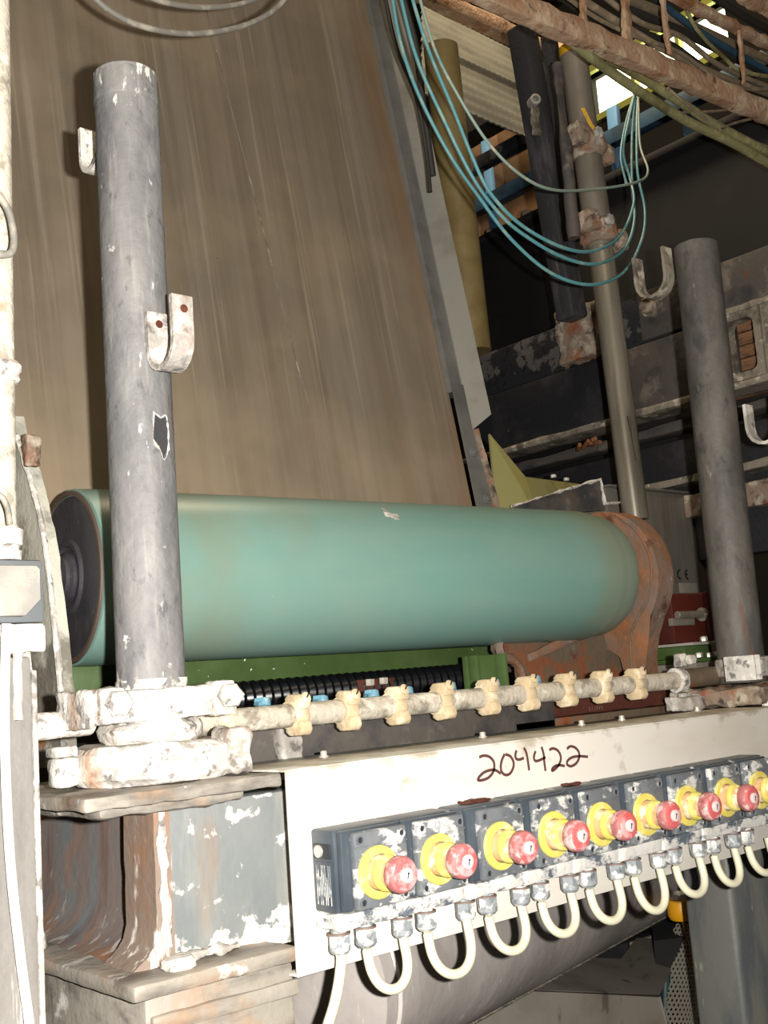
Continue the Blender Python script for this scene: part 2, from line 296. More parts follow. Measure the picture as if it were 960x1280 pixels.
    def done(s, name, m, parent=None, sharp=38):
        bm = s.bm; bmesh.ops.remove_doubles(bm, verts=bm.verts[:], dist=1e-6)
        bmesh.ops.recalc_face_normals(bm, faces=bm.faces[:])
        if parent is not None: org = ORG[parent.name]
        else:
            xs = [v.co for v in bm.verts]
            org = Vector(((min(c.x for c in xs) + max(c.x for c in xs)) / 2, (min(c.y for c in xs) + max(c.y for c in xs)) / 2, min(c.z for c in xs)))
        for v in bm.verts: v.co -= org
        lim = math.radians(sharp)
        for f in bm.faces: f.smooth = True
        for e in bm.edges:
            if len(e.link_faces) != 2 or e.calc_face_angle(0) > lim: e.smooth = False
        me = bpy.data.meshes.new(name); bm.to_mesh(me); bm.free(); me.materials.append(M[m])
        o = bpy.data.objects.new(name, me); COL.objects.link(o)
        if parent is not None: o.parent = parent
        else: o.location = org
        ORG[o.name] = org.copy()
        return o
ORG = {}
def thing(name, label, cat, loc=(0, 0, 0), group=None):
    o = bpy.data.objects.new(name, None); COL.objects.link(o); o.empty_display_size = .05
    o.location = loc; ORG[o.name] = Vector(loc); return tag(o, label, cat, group)
def tag(o, label, cat, group=None):
    o['label'] = label; o['category'] = cat
    if group: o['group'] = group
    return o
def struct(o): o['kind'] = 'structure'; return o
def lab(o, l): o['label'] = l; return o
def dup(root, off, label=None):
    r = root.copy(); COL.objects.link(r); r.location = root.location + Vector(off)
    if label: r['label'] = label
    ORG[r.name] = ORG[root.name] + Vector(off)
    def rec(src, dst):
        for ch in list(src.children):
            c = ch.copy(); COL.objects.link(c); c.parent = dst; rec(ch, c)
    rec(root, r); return r
vv = lambda t: Vector(t)

# ------------------------------------------------------------ hall shell
struct(B().box(-3, 9, -2.5, 8.5, -.1, 0).done('floor', 'dark'))
struct(B().box(-3, 9, 8.5, 8.7, 0, 7.5).done('wall_back', 'hall'))
struct(B().box(-3.2, -3, -2.5, 8.5, 0, 7.5).done('wall_left', 'hall'))
struct(B().box(-3, 9, -2.7, -2.5, 0, 7.5).done('wall_front', 'hall'))
struct(B().box(-3, 9, -2.5, 8.5, 7.5, 7.6).done('ceiling', 'hall'))
# right wall with the window band
wr = (6.5000, 4.7488, 5.5301); we = (6.5000, 3.6171, 5.5205); wt = (6.5000, 4.7624, 5.8952)
y1 = wt[1] + .02; y0 = we[1]; z0 = wr[2]; z1 = (6.5000, 3.9162, 5.8762)[2]
wl = B()
wl.box(6.5, 6.7, -2.5, y0, 0, 7.5); wl.box(6.5, 6.7, y1, 8.5, 0, 7.5); wl.box(6.5, 6.7, y0, y1, 0, z0); wl.box(6.5, 6.7, y0, y1, z1, 7.5)
struct(wl.done('wall_right', 'hall'))
wn = B(); wn.box(6.60, 6.62, y0, y1, z0, z1)
wo = struct(wn.done('window_1', 'glass')); 
wf = B()
wf.box(6.46, 6.56, y0 - .02, y1 + .02, z0 - .05, z0); wf.box(6.46, 6.56, y0 - .02, y1 + .02, z1, z1 + .05)
for k in range(1, 3):
    yy = y0 + (y1 - y0) * k / 3; wf.box(6.5, 6.56, yy - .015, yy + .015, z0, z1)
wf.done('window_frame', 'winframe', wo)

# ------------------------------------------------------------ far right background
t = thing('roof_sheet', 'grey-green corrugated roof sheet at the top, behind the blue tubes', 'roof sheet', (3.5168, 3.2000, 4.3069))
rb = B(); a = vv((3.4264, 3.4000, 4.5989)); b_ = vv((4.0292, 3.4000, 4.5806)); c_ = vv((2.6816, 2.7000, 3.5911)); 
n = 44
for i in range(n):
    pass
e1 = (b_ - a); e2 = (c_ - a); nn = e1.cross(e2).normalized()
G = [[rb.bm.verts.new(a + e1 * (i / 40) * 1.05 + e2 * (j / 46) + nn * (.007 * math.cos(j * PI / 2) + .0015 * math.cos(i * PI))) for j in range(47)] for i in range(41)]
for i in range(40):
    for j in range(46): rb.bm.faces.new((G[i][j], G[i+1][j], G[i+1][j+1], G[i][j+1]))
r_ = bmesh.ops.extrude_face_region(rb.bm, geom=rb.bm.faces[:])
for v in [g for g in r_['geom'] if isinstance(g, bmesh.types.BMVert)]: v.co += nn * .006
rb.done('corrugated_sheet', 'roof', t, sharp=60)

def ybar(name, label, cat, px, X, hz, dx, m, ya, yb, group=None):
    """bar along the machine direction Y: top edge through point px"""
    z = px[2]
    o = B().box(X, X + dx, ya, yb, z - hz, z, .004).done(name, m); tag(o, label, cat, group); return o
q = (3.6000, 3.2882, 3.4242)
t = thing('hood_girder', 'large black hood girder behind the thin posts, rusty bolts on its top edge', 'girder', (3.75, 2.6, 1.9))
B().box(3.6, 3.9, .6, 3.9, 1.9, q[2], .01).done('web_plate', 'black', t)
B().box(3.56, 3.9, .6, 3.9, q[2] + .001, q[2] + .035, .004).rough(.006, 20, .08, 3).done('top_flange', 'dark', t)
for px in ((606,292),(640,276)):
    p = vv((3.5800, 3.2852, 3.4530)) if px[0] == 606 else vv((3.5800, 3.0620, 3.4452))
    B().hexh((p.x + .04, p.y, q[2] + .036), (0, 0, 1), .03, .035).done('bolt', 'crust_rust', t)
# tan boards and blue framework beyond the hood
p1 = (4.6000, 4.3716, 4.4693); p2 = (4.6000, 3.6156, 4.2959)
bd = B()
t = thing('board_wall', 'tan boards behind the blue framework, beyond the thin black posts', 'boards', (4.65, 3.2, p1[2] - .6))
za, zb_, zc = (4.6000, 4.2552, 4.0511)[2], (4.6000, 4.2124, 4.4037)[2], (4.6000, 4.1808, 4.6637)[2]
ya, yb = (4.6000, 3.4991, 4.2458)[1], (4.6000, 4.4615, 4.5830)[1]
ys = [ya, ya + (yb - ya) * .30, ya + (yb - ya) * .58, ya + (yb - ya) * .80, yb]
for k in range(4):
    B().box(4.6, 4.64, ys[k] + .004, ys[k+1] - .004, zb_ + .02, zc + .28, .004).done('board', 'wood', t)
    B().box(4.62, 4.66, ys[k] + .004, ys[k+1] - .004, za - .3, zb_ + .01, .004).done('board', 'wood', t)
t = thing('blue_framework', 'pale blue steel uprights and dark blue rail in front of tan boards', 'framework', (4.3, 3.2, 3.2))
for (xa, ya_, xb, yb_) in ((607,176,621,292),(762,138,775,222),(862,140,865,178)):
    a = vv((4.3000, 3.8761, 4.3688)) if xa == 607 else (vv((4.3000, 3.0367, 4.1767)) if xa == 762 else vv((4.3000, 2.6279, 4.0230)))
    b_ = vv((4.3000, 3.8692, 3.8360)) if xa == 607 else (vv((4.3000, 3.0466, 3.8064)) if xa == 762 else vv((4.3000, 2.6350, 3.8433)))
    B().obox((a + b_) / 2, ((b_ - a), (0, 1, 0)), (b_ - a).length, .05 if xa == 607 else .06, .03, .004).done('upright', 'bluesteel', t)
zz = (4.2000, 3.6299, 4.0183)[2]
B().box(4.2, 4.26, 1.6, 4.6, zz - .075, zz, .004).done('rail', 'bluedark', t)
o = ybar('rusty_rail', 'rust-flaked black rail crossing in front of the tan boards', 'rail', (4.0000, 3.5396, 4.1142), 4.0, .07, .05, 'beam', 3.0, 4.6)
o = ybar('roof_beam', 'dark roof beam just below the corrugated roof sheet', 'beam', (4.2500, 3.8371, 4.6335), 4.25, .20, .15, 'dark', 3.35, 4.8, 'dark roof beams')
o = ybar('roof_beam', 'dark brown roof beam above the corrugated roof sheet', 'beam', (3.9000, 3.5091, 4.9408), 4.1, .16, .12, 'dark', 3.2, 4.8, 'dark roof beams')
# diagonal rusty purlin seen between roof sheet and cable tray
a = vv((2.9932, 3.0000, 4.2838)); b_ = vv((3.9519, 3.0000, 4.2792))
tag(B().obox((a + b_) / 2, (b_ - a, (0, 1, 0)), (b_ - a).length, .06, .07, .004).rough(.005, 20, .05, 4).done('purlin', 'rusttray'), 'rust-brown purlin running down right behind the upper ends of the thin posts', 'beam')
# olive tube behind the side rail
tag(B().cyl((2.7146, 2.6200, 3.7428), (2.7449, 2.6200, 2.6141), .062, 32).done('tube_column', 'olive'), 'olive-yellow round tube standing just behind the side rail of the big sheet', 'tube')

# ------------------------------------------------------------ peeling beams along Y on the right
bx = 2.9
t = thing('upper_beam', 'upper machine beam with peeling black paint, crossing behind the steel pipe', 'beam', (3.0, 2.0, 2.2))
B().box(bx, bx + .05, 1.2, 3.2, 2.50, 2.655, .003).done('top_plate', 'beam', t)
B().box(bx - .01, bx + .05, 1.2, 2.03, 2.505, 2.66, .004).done('cover_plate', 'beamgrey', t)
B().box(bx - .005, bx + .03, 2.1, 3.2, 2.285, 2.497, .004).done('web_plate', 'beamdark', t)
B().box(bx - .012, bx + .03, 1.72, 2.095, 2.285, 2.495, .004).done('web_plate', 'beamgrey', t)
B().box(bx - .05, bx + .06, 1.2, 3.2, 2.262, 2.284, .004).rough(.006, 26, .03, 5).done('lower_lip', 'lip', t)
B().box(bx - .05, bx + .02, 1.2, 1.715, 2.485, 2.503, .003).rough(.006, 26, .03, 4).done('upper_lip', 'lip', t)
# near bays with rounded openings
def bay(y0, y1, z0, z1, fr=.022):
    b = B(); pts = []; ins = []
    for (cy, cz, a0) in ((y1 - fr - .02, z1 - fr - .02, 0), (y0 + fr + .02, z1 - fr - .02, 90), (y0 + fr + .02, z0 + fr + .02, 180), (y1 - fr - .02, z0 + fr + .02, 270)):
        for k in range(5):
            a = math.radians(a0 + k * 22.5); ins.append((cy + .02 * math.cos(a), cz + .02 * math.sin(a)))
            pts.append((y1 if math.cos(a) > .01 or (a0 in (0, 270) and k in (0, 4)) else y0, 0))
    out = []
    for (cy, cz, a0), (oy, oz) in zip(((0,0,0),(0,0,90),(0,0,180),(0,0,270)), ((y1, z1), (y0, z1), (y0, z0), (y1, z0))):
        out += [(oy, oz)] * 5
    for xx in (bx - .045, bx - .012):
        pass
    I = [[b.bm.verts.new((xx, p[0], p[1])) for p in ins] for xx in (bx - .045, bx)]
    O = [[b.bm.verts.new((xx, oy, oz)) for oy, oz in ((y1, z1), (y0, z1), (y0, z0), (y1, z0))] for xx in (bx - .045, bx)]
    n = len(ins)
    for s in (0, 1):
        for k in range(n):
            k2 = (k + 1) % n; c0, c1 = k // 5, k2 // 5
            if c0 == c1: b.bm.faces.new((I[s][k], I[s][k2], O[s][c0]))
            else: b.bm.faces.new((I[s][k], I[s][k2], O[s][c1], O[s][c0]))
    for k in range(n): b.bm.faces.new((I[0][k], I[0][(k+1) % n], I[1][(k+1) % n], I[1][k]))
    for k in range(4): b.bm.faces.new((O[0][k], O[0][(k+1) % 4], O[1][(k+1) % 4], O[1][k]))
    return b
bay(1.735 - .13, 1.735, 2.285, 2.485).done('bay_frame', 'lip', t)
bay(1.60 - .17, 1.60, 2.285, 2.485).done('bay_frame', 'lip', t)
B().box(bx + .01, bx + .03, 1.25, 1.595, 2.29, 2.48).done('bay_back', 'beamgrey', t)
for k in range(6):
    B().box(bx + .13, bx + .16, 1.45, 1.95, 2.28 + k * .04, 2.28 + k * .04 + .036, .003).done('plank', 'timber', t)
B().hexh((bx - .03, 1.975, 2.60), (-1, 0, 0), .026, .02).rough(.002, 60, .01, 2).done('bolt', 'crust_rust', t)
B().lathe((bx - .01, 1.975, 2.60), (-1, 0, 0), [(0, .034), (.018, .034), (.02, .02)], 20).done('washer', 'lip', t)
# bracket where the black post lands
pb = vv((2.8600, 2.3235, 2.6445))
B().box(bx - .06, bx - .012, 2.13, 2.33, 2.50, 2.68, .008).rough(.012, 22, .02, 4).done('post_bracket', 'crust_rust', t)

t = thing('lower_beam', 'lower black machine beam under the upper one, behind the yellow gusset', 'beam', (3.0, 2.0, 1.9))
B().box(bx + .04, bx + .10, 1.2, 3.2, 1.80, 2.18, .004).done('web_plate', 'beamdark', t)
B().box(bx + .02, bx + .10, 1.2, 3.2, 2.205, 2.235, .006).rough(.006, 20, .03, 5).done('top_flange', 'beamgrey', t)
B().box(bx - .02, bx + .08, 1.2, 2.35, 2.03, 2.055, .006).rough(.008, 26, .03, 4).done('lip', 'lip', t)
B().box(bx, bx + .08, 1.2, 2.35, 1.93, 2.00, .006).rough(.006, 26, .03, 4).done('rust_strip', 'crust_rust', t)
for k in range(9):
    t2 = .012 + .02 * random.random()
w_ = B()
for k in range(7):
    p = vv((2.8600, 2.2586, 2.2211)) + Vector((random.uniform(-.01, .01), random.uniform(-.04, .04), random.uniform(-.004, .008)))
    w_.obox(p, ((random.random(), 1, random.uniform(-.3, .3)), (0, 0, 1)), .06, .012, .010, .002)
tag(w_.done('debris_flakes', 'rust'), 'small heap of orange-brown flakes on the lip of the upper beam', 'debris')

# ------------------------------------------------------------ black posts, steel pipe and clamps
t = thing('flat_black_post', 'worn black post with a small open nozzle near its top', 'post', (2.7576, 2.2000, 2.6048))
B().obox((vv((2.6647, 2.2000, 3.5834)) + vv((2.7737, 2.2000, 2.6074))) / 2, (vv((2.6647, 2.2000, 3.5834)) - vv((2.7737, 2.2000, 2.6074)), (0, 1, 0)), (vv((2.6647, 2.2000, 3.5834)) - vv((2.7737, 2.2000, 2.6074))).length, .075, .078, .012).done('shaft', 'blackpost', t)
p = vv((2.6240, 2.1550, 3.2837))
B().pipe(p, p + Vector((-.02, -.035, -.004)), .017, .007, 20).done('nozzle', 'crust_grey', t)
B().box(p.x - .018, p.x + .018, p.y - .012, p.y - .001, p.z - .11, p.z - .01, .004).rough(.006, 40, .012, 3).done('scale_run', 'lip', t)
tag(B().obox((vv((2.6737, 2.1000, 3.5064)) + vv((2.7117, 2.1000, 2.8278))) / 2, (vv((2.6737, 2.1000, 3.5064)) - vv((2.7117, 2.1000, 2.8278)), (0, 1, 0)), (vv((2.6737, 2.1000, 3.5064)) - vv((2.7117, 2.1000, 2.8278))).length, .04, .044, .006).done('thin_black_post', 'blackpost'), 'thin black square bar between the nozzle post and the bare steel pipe', 'post')
t = thing('steel_pipe_post', 'bare steel pipe standing behind the rusty plate, with two crusted clamps', 'pipe', (2.4440, 1.8000, 1.9041))
pa, pm, pz_ = vv((2.3922, 1.8000, 3.1937)), vv((2.4218, 1.8000, 2.6355)), vv((2.4471, 1.8000, 1.8827))
B().cyl(pm, pz_, .0345, 40).done('lower_pipe', 'chrome', t)
B().cyl(pa, pm, .038, 40).done('upper_pipe', 'pipegrey', t)
d = (pa - pm).normalized()
B().cyl(pa - d * .004, pa + d * .03, .0385, 32, bev=.006).done('yellow_band', 'yellow', t)
for px_ in (0, 1):
    c = vv((2.4091, 1.8000, 2.9240)) if px_ == 0 else vv((2.4180, 1.8000, 2.6762))
    b = B(); b.cyl(c - d * .032, c + d * .032, .052, 24, bev=.01)
    b.obox(c + Vector((-.065, -.02, .012)), ((1, 0, 0), (0, 1, 0)), .05, .06, .06, .01); b.obox(c + Vector((.055, -.02, -.02)), ((1, 0, 0), (0, 1, 0)), .04, .05, .055, .01)
    b.rough(.011, 26, .014, 4, px_).done('pipe_clamp', 'crust_rust', t)
    k = B(); k.hexh(c + Vector((-.03, -.06, .01)), (0, -1, 0), .016, .012); k.done('clamp_bolt', 'crust_grey', t)
b = B(); b.tube([(2.3553, 1.8300, 3.1676), (2.3028, 1.7900, 2.8796), (2.2985, 1.7900, 2.6335)], .017, 14); b.rough(.004, 30, .02, 3); b.done('side_tube', 'beamgrey', t)
a = vv((2.4104, 1.7600, 2.1528)); b_ = vv((2.4277, 1.7600, 2.0356))
B().tube([a, b_], .006, 10).done('slot_guide', 'chrome', t)
b = B(); b.strip([(2.3533, 1.7600, 3.0078), (2.3812, 1.7600, 2.9692), (2.4120, 1.7600, 2.9474)], (.8, -.6, 0), .012, .003); b.done('yellow_tie', 'yellow', t)

# ------------------------------------------------------------ the big sheet
E_ = math.radians(80.7); s_ = Vector((0, math.cos(E_), math.sin(E_)))
base = Vector((0, 1.878, 1.902)); XR = 1.972
t = thing('streaked_sheet', 'tall brown-grey streaked sheet rising behind the teal roll', 'sheet', (1.3, 1.82, 1.55))
sb = B(); nS = s_.cross(Vector((1, 0, 0)))
def S(x, l, off=0): return Vector((x, base.y, base.z)) + s_ * l + Vector((0, -math.sin(E_), math.cos(E_))) * off
vs = [S(.50, -.33), S(XR - .055, -.33), S(XR - .055, 2.6), S(.50, 2.6)]
f = [sb.bm.verts.new(v) for v in vs] + [sb.bm.verts.new(v + Vector((0, .006, 0))) for v in vs]
for q in ((0,1,2,3),(7,6,5,4),(0,4,5,1),(1,5,6,2),(2,6,7,3),(3,7,4,0)): sb.bm.faces.new([f[i] for i in q])
sb.done('panel', 'sheet', t)
# scratch and wear marks, thin raised lines
for k, (pl_, wd) in enumerate((([(1.33, 1.62), (1.36, 1.30), (1.385, 1.02), (1.42, .70), (1.45, .38), (1.47, .22)], .0016), ([(.82, 1.45), (.833, 1.30)], .0025))):
    b = B(); pts = []
    for q_ in smooth_path([(a, b2, 0) for a, b2 in pl_], 6): pts.append(S(q_[0] + .003 * noise.noise(Vector((q_[1] * 9, k, 0))), q_[1], .001))
    b.strip(pts, (1, 0, 0), wd, .0006); b.done('scratch', ('lip', 'rustdark')[k], t)
# side rail: channel of two faces
b = B(); L0, L1 = .30, 2.6
prof = [(XR - .06, .0), (XR - .055, .012), (XR - .018, .012), (XR + .03, .045), (XR + .034, .042), (XR - .012, -.02), (XR - .06, -.02)]
u = [b.bm.verts.new(S(x, L0 if i not in (3, 4) else L0 + .03, o)) for i, (x, o) in enumerate(prof)]; w2 = [b.bm.verts.new(S(x, L1, o)) for x, o in prof]
b.bm.faces.new(u); b.bm.faces.new(w2)
for k in range(len(prof)): b.bm.faces.new((u[k], u[(k+1) % 7], w2[(k+1) % 7], w2[k]))
b.done('side_rail', 'rail', t)
b = B(); bmv = [b.bm.verts.new(S(XR + x, l, o)) for x, l, o in ((-.017, .20, .016), (.03, .235, .047), (.033, 2.6, .048), (-.017, 2.6, .016), (-.017, .20, .013), (.03, .235, .043), (.033, 2.6, .045), (-.017, 2.6, .013))]
for q in ((0,1,2,3),(7,6,5,4),(0,4,5,1),(1,5,6,2),(2,6,7,3),(3,7,4,0)): b.bm.faces.new([bmv[i] for i in q])
b.done('rail_face', 'raillit', t)
# bolted corner plate
b = B(); cp = [(-.060, -.12), (.0, -.12), (-.005, .06), (-.018, .20), (-.018, .32), (-.058, .32)]
u = [b.bm.verts.new(S(XR + x, l, .016)) for x, l in cp]; w2 = [b.bm.verts.new(S(XR + x, l, .020)) for x, l in cp]
b.bm.faces.new(u); b.bm.faces.new(w2)
for k in range(len(cp)): b.bm.faces.new((u[k], u[(k+1) % len(cp)], w2[(k+1) % len(cp)], w2[k]))
cpo = b.done('corner_plate', 'rail', t)
for l in (.14, .02):
    b = B(); c = S(XR - .034 + (.14 - l) * .10, l, .020); b.lathe(c, (0, -1, .16), [(0, .013), (.003, .013), (.005, .009)], 20); b.hexh(c + Vector((0, -.005, 0)), (0, -1, .16), .007, .004)
    b.done('bolt', 'rail', cpo)
b = B(); b.strip([S(XR + .004, -.12, .02), S(XR - .001, .06, .02), S(XR - .014, .20, .02)], (0, -1, 0), .03, .005); b.rough(.003, 40, .02, 3); b.done('plate_lip', 'crust_rust', t)

# yellow gusset and grey angle behind roll's right end
t = thing('yellow_gusset', 'olive-yellow folded gusset plate between the sheet rail and the grey angle', 'plate', (2.1374, 1.9000, 1.9071))
g1, g2, g3, g4, g5 = vv((2.1073, 1.9800, 2.1262)), vv((2.1859, 1.9400, 2.0090)), vv((2.5281, 2.0200, 2.0230)), vv((2.1725, 1.9000, 1.8983)), vv((2.0669, 1.9400, 1.9004))
def slab(pts, th, m, name, par, nrm=None):
    b = B(); pts = [vv(p) for p in pts]; n = (pts[1] - pts[0]).cross(pts[2] - pts[0]).normalized() * th
    u = [b.bm.verts.new(p) for p in pts]; w2 = [b.bm.verts.new(p + n) for p in pts]; N = len(pts)
    b.bm.faces.new(u); b.bm.faces.new(w2)
    for k in range(N): b.bm.faces.new((u[k], u[(k+1) % N], w2[(k+1) % N], w2[k]))
    return b.done(name, m, par)
slab([g1, g2, g4, g5], .006, 'yellowplate', 'gusset_plate', t)
slab([g2, g3, g4], .006, 'yellowplate', 'return_plate', t)
for px in (0, 1):
    c = vv((2.3324, 1.9700, 2.0219)) if px == 0 else vv((2.3968, 1.9800, 2.0190))
    B().hexh(c, (0, 0, 1), .008, .008).done('bolt', 'crust_grey', t)
t = thing('grey_angle', 'dark grey scaled steel angle lying just above the roll beside the yellow gusset', 'angle', (2.1426, 1.8000, 1.8909))
slab([(2.0357, 1.8600, 1.9080), (2.3902, 1.8600, 1.9983), (2.4005, 1.8600, 1.9164), (2.0327, 1.8600, 1.8860)], .008, 'beamgrey', 'front_leg', t)
b = B(); b.tube([(2.0304, 1.8550, 1.9089), (2.2161, 1.8550, 1.9572), (2.3875, 1.8550, 1.9994), (2.3935, 1.8550, 1.9325), (2.4948, 1.8550, 1.9419)], .004, 8); b.rough(.005, 60, .01, 3); b.done('weld_edge', 'crust', t)

# ------------------------------------------------------------ teal roll
A0 = Vector((.80, 1.70, 1.709)); ax = Vector((math.cos(math.radians(4)), -math.sin(math.radians(4)), 0)); R0 = .1435; LN = 1.225
t = thing('press_roll', 'large teal rubber-covered roll with a dark head, lying across the machine', 'roll', (1.4, 1.66, 1.56))
b = B(); b.lathe(A0, ax, [(0, R0 - .006), (.002, R0 - .001), (.03, R0), (LN * .5, R0 + .001), (LN - .075, R0), (LN - .055, R0 - .004), (LN - .04, R0 - .006), (LN - .015, R0 - .009), (LN, R0 - .016)], 128)
b.done('rubber_cover', 'roll', t)
b = B(); b.lathe(A0 - ax * .001, -ax, [(0, R0 - .004), (.004, R0 - .005), (.004, R0 - .012), (0, R0 - .012)], 96, cap=False); b.done('cover_rim', 'rollrim', t)
b = B(); b.lathe(A0 - ax * .0005, -ax, [(0, R0 - .013), (.001, R0 - .014), (.001, .062), (.006, .058), (.006, .050), (-.004, .046), (-.004, .001)], 96); b.done('roll_head', 'cap', t)
b = B(); b.lathe(A0 + ax * .003, -ax, [(0, .040), (.012, .040), (.016, .034), (.022, .034), (.024, .022), (.09, .022)], 48); b.done('journal', 'cap', t)
b = B(); b.lathe(A0 + ax * (LN - .002), ax, [(0, .05), (.06, .05)], 40); b.done('journal', 'rust', t)
b = B(); 
c = vv((1.3766, 1.5400, 1.7829))
for k in range(7):
    xx = 1.375 + random.uniform(-.010, .012); dz = random.uniform(-.018, .014)
    th = math.radians(118 + k * 2.2); o_ = A0 + ax * (xx - .8) ; th = math.radians(132 + random.uniform(-7, 7))
    sp = o_ + Vector((0, math.cos(th), math.sin(th))) * (R0 + .001)
    b.obox(sp, (ax, (0, -math.sin(th), math.cos(th))), .010 + .006 * random.random(), .008, .0015, .0005)
b.done('stuck_flake', 'crust_grey', t)

# left bearing side plate
t = thing('left_side_plate', 'limed grey side plate with curved edge standing left of the roll head', 'plate', (.74, 1.8, 1.35))
pts = [(0.7450, 1.7616, 1.9507), (0.7450, 1.7294, 1.8971), (0.7450, 1.6957, 1.8383), (0.7450, 1.6721, 1.7830), (0.7450, 1.6557, 1.7177), (0.7450, 1.6426, 1.6542), (0.7450, 1.6287, 1.5679), (0.7450, 1.6178, 1.4840), (0.7450, 1.6200, 1.4137)]
pl = [(p[1], p[2]) for p in pts] + [(1.95, pts[-1][2]), (1.95, 1.99), (pts[0][1] + .02, 1.99)]
b = B(); b.poly(pl, 0, .745, .765); b.rough(.003, 30, .03, 4); b.done('plate', 'frameplate', t)
b = B(); b.tube([(.745, p[1] + .002, p[2]) for p in pts], .005, 8, smooth=3); b.rough(.002, 60, .02, 2); b.done('edge_bead', 'crust', t)
b = B(); c = (0.7200, 1.6854, 1.9059); b.box(c[0] + .005, c[0] + .03, c[1] - .004, c[1] + .012, c[2] - .022, c[2] + .03, .003); b.rough(.004, 50, .010, 3); b.done('lug', 'crust_rust', t)
tag(B().box(.735, .80, 1.74, 1.80, 1.62, 1.73, .006).done('bearing_block', 'crust_grey'), 'grey bearing block behind the left side plate', 'bearing')

# right bearing: rusty disc plate with arm
t = thing('rusty_bearing_arm', 'rust-covered disc-headed bearing arm at the right end of the roll', 'bearing arm', (2.09, 1.55, 1.39))
cy, cz, rr = 1.613, 1.702, .152
pl = []
for k in range(0, 33):
    a = math.radians(-62 - 180 + 28 + (k / 32) * 250 + 0)
th0, th1 = math.radians(50), math.radians(218)   # angle measured from +Y ccw toward +Z
for k in range(29):
    a = th0 + (th1 - th0) * k / 28; pl.append((cy + rr * math.cos(a), cz + rr * math.sin(a)))
pl += [(1.515, 1.565), (1.528, 1.52), (1.533, 1.39), (1.575, 1.39), (1.575, 1.53), (1.66, 1.57), (1.78, 1.63), (1.79, 1.75)]
b = B(); b.poly(pl, 0, 2.045, 2.10); 
bmesh.ops.bevel(b.bm, geom=[e for e in b.bm.edges if abs(e.verts[0].co.x - e.verts[1].co.x) < 1e-5 and e.verts[0].co.x < 2.05], offset=.012, segments=3, profile=.5, affect='EDGES')
b.done('disc_arm', 'rust', t)
b = B(); b.tube([(2.042, y_, z_) for y_, z_ in ((1.56, 1.84), (1.50, 1.79), (1.475, 1.72), (1.49, 1.65), (1.53, 1.60), (1.553, 1.55), (1.556, 1.40))], .0022, 8, smooth=5); b.rough(.002, 50, .02, 2); b.done('scale_ridge', 'rustgrey', t)
t = thing('rusty_mount_plate', 'rust-streaked grey-brown mounting plate under the right end of the roll', 'plate', (1.9, 1.63, 1.39))
pl = [(1.70, 1.535), (1.685, 1.555), (1.69, 1.58), (1.715, 1.59), (2.035, 1.60), (2.045, 1.545), (2.16, 1.54), (2.16, 1.39), (1.76, 1.39), (1.75, 1.52)]
B().poly(pl, 1, 1.62, 1.635).done('plate', 'rustgrey', t)
b = B(); b.tube([(1.76, 1.615, 1.40), (1.752, 1.615, 1.50), (1.73, 1.615, 1.53), (1.70, 1.615, 1.54), (1.688, 1.615, 1.56), (1.70, 1.615, 1.58)], .010, 8, smooth=4); b.rough(.004, 40, .015, 2); b.done('rusted_rim', 'rust', t)
B().obox((1.85, 1.612, 1.555), ((1, 0, .25), (0, 1, 0)), .16, .012, .02, .004).rough(.004, 40, .02, 3).done('rust_ledge', 'rust', t)
t = thing('rusty_angle_bar', 'dark red rusted bar behind the limed spray pipe', 'bar', (1.8480, 1.5200, 1.4146))
a = (1.6045, 1.5000, 1.4133); b_ = (2.0815, 1.5000, 1.4112); c = (1.6138, 1.5000, 1.4488)
B().box(a[0], b_[0], 1.50, 1.52, a[2], c[2] + .004, .004).rough(.003, 30, .02, 4).done('bar', 'rustdark', t)
B().box(a[0] - .02, b_[0], 1.49, 1.60, a[2] - .03, a[2] - .001, .003).done('foot_plate', 'rustgrey', t)

bc = bpy.data.curves.new('stamp', 'FONT'); bc.body = '173919'; bc.size = .0125; bc.extrude = .0006; bc.space_character = 1.25
bo = bpy.data.objects.new('stamp', bc); COL.objects.link(bo); me = bo.to_mesh(); me = me.copy(); bpy.data.objects.remove(bo)
me.name = 'stamped_number'; me.materials.append(M['rustgrey'])
so = bpy.data.objects.new('stamped_number', me); COL.objects.link(so); so.parent = t
sp_ = (1.8122, 1.4985, 1.4181); so.location = Vector((sp_[0], 1.4985, sp_[2])) - ORG[t.name]; so.rotation_euler = (PI / 2, 0, 0)

# ------------------------------------------------------------ green framework
t = thing('green_beam', 'dark green painted beam running just below the teal roll', 'beam', (1.3, 1.84, 1.5))
B().box(.80, 1.90, 1.785, 1.90, 1.522, 1.574, .004).done('beam', 'green', t)
B().box(.80, 1.90, 1.772, 1.90, 1.507, 1.521, .003).rough(.003, 30, .03, 4).done('lower_flange', 'beamgrey', t)
t = thing('green_post', 'short green channel post standing under the roll beside the rusty plate', 'post', (1.5989, 1.5800, 1.4110))
a = (1.5657, 1.5800, 1.5568); b_ = (1.6537, 1.5800, 1.4146)
B().box(a[0], b_[0], 1.585, 1.60, b_[2], a[2] - .012, .002).done('web', 'green', t)
B().box(a[0], a[0] + .010, 1.56, 1.585, b_[2], a[2] - .012, .002).done('flange', 'green', t); B().box(b_[0] - .010, b_[0], 1.56, 1.585, b_[2], a[2] - .012, .002).done('flange', 'green', t)
B().box(a[0] - .02, b_[0] + .03, 1.50, 1.64, b_[2] - .014, b_[2] - .001, .003).rough(.003, 40, .02, 4).done('foot_plate', 'crust_grey', t)
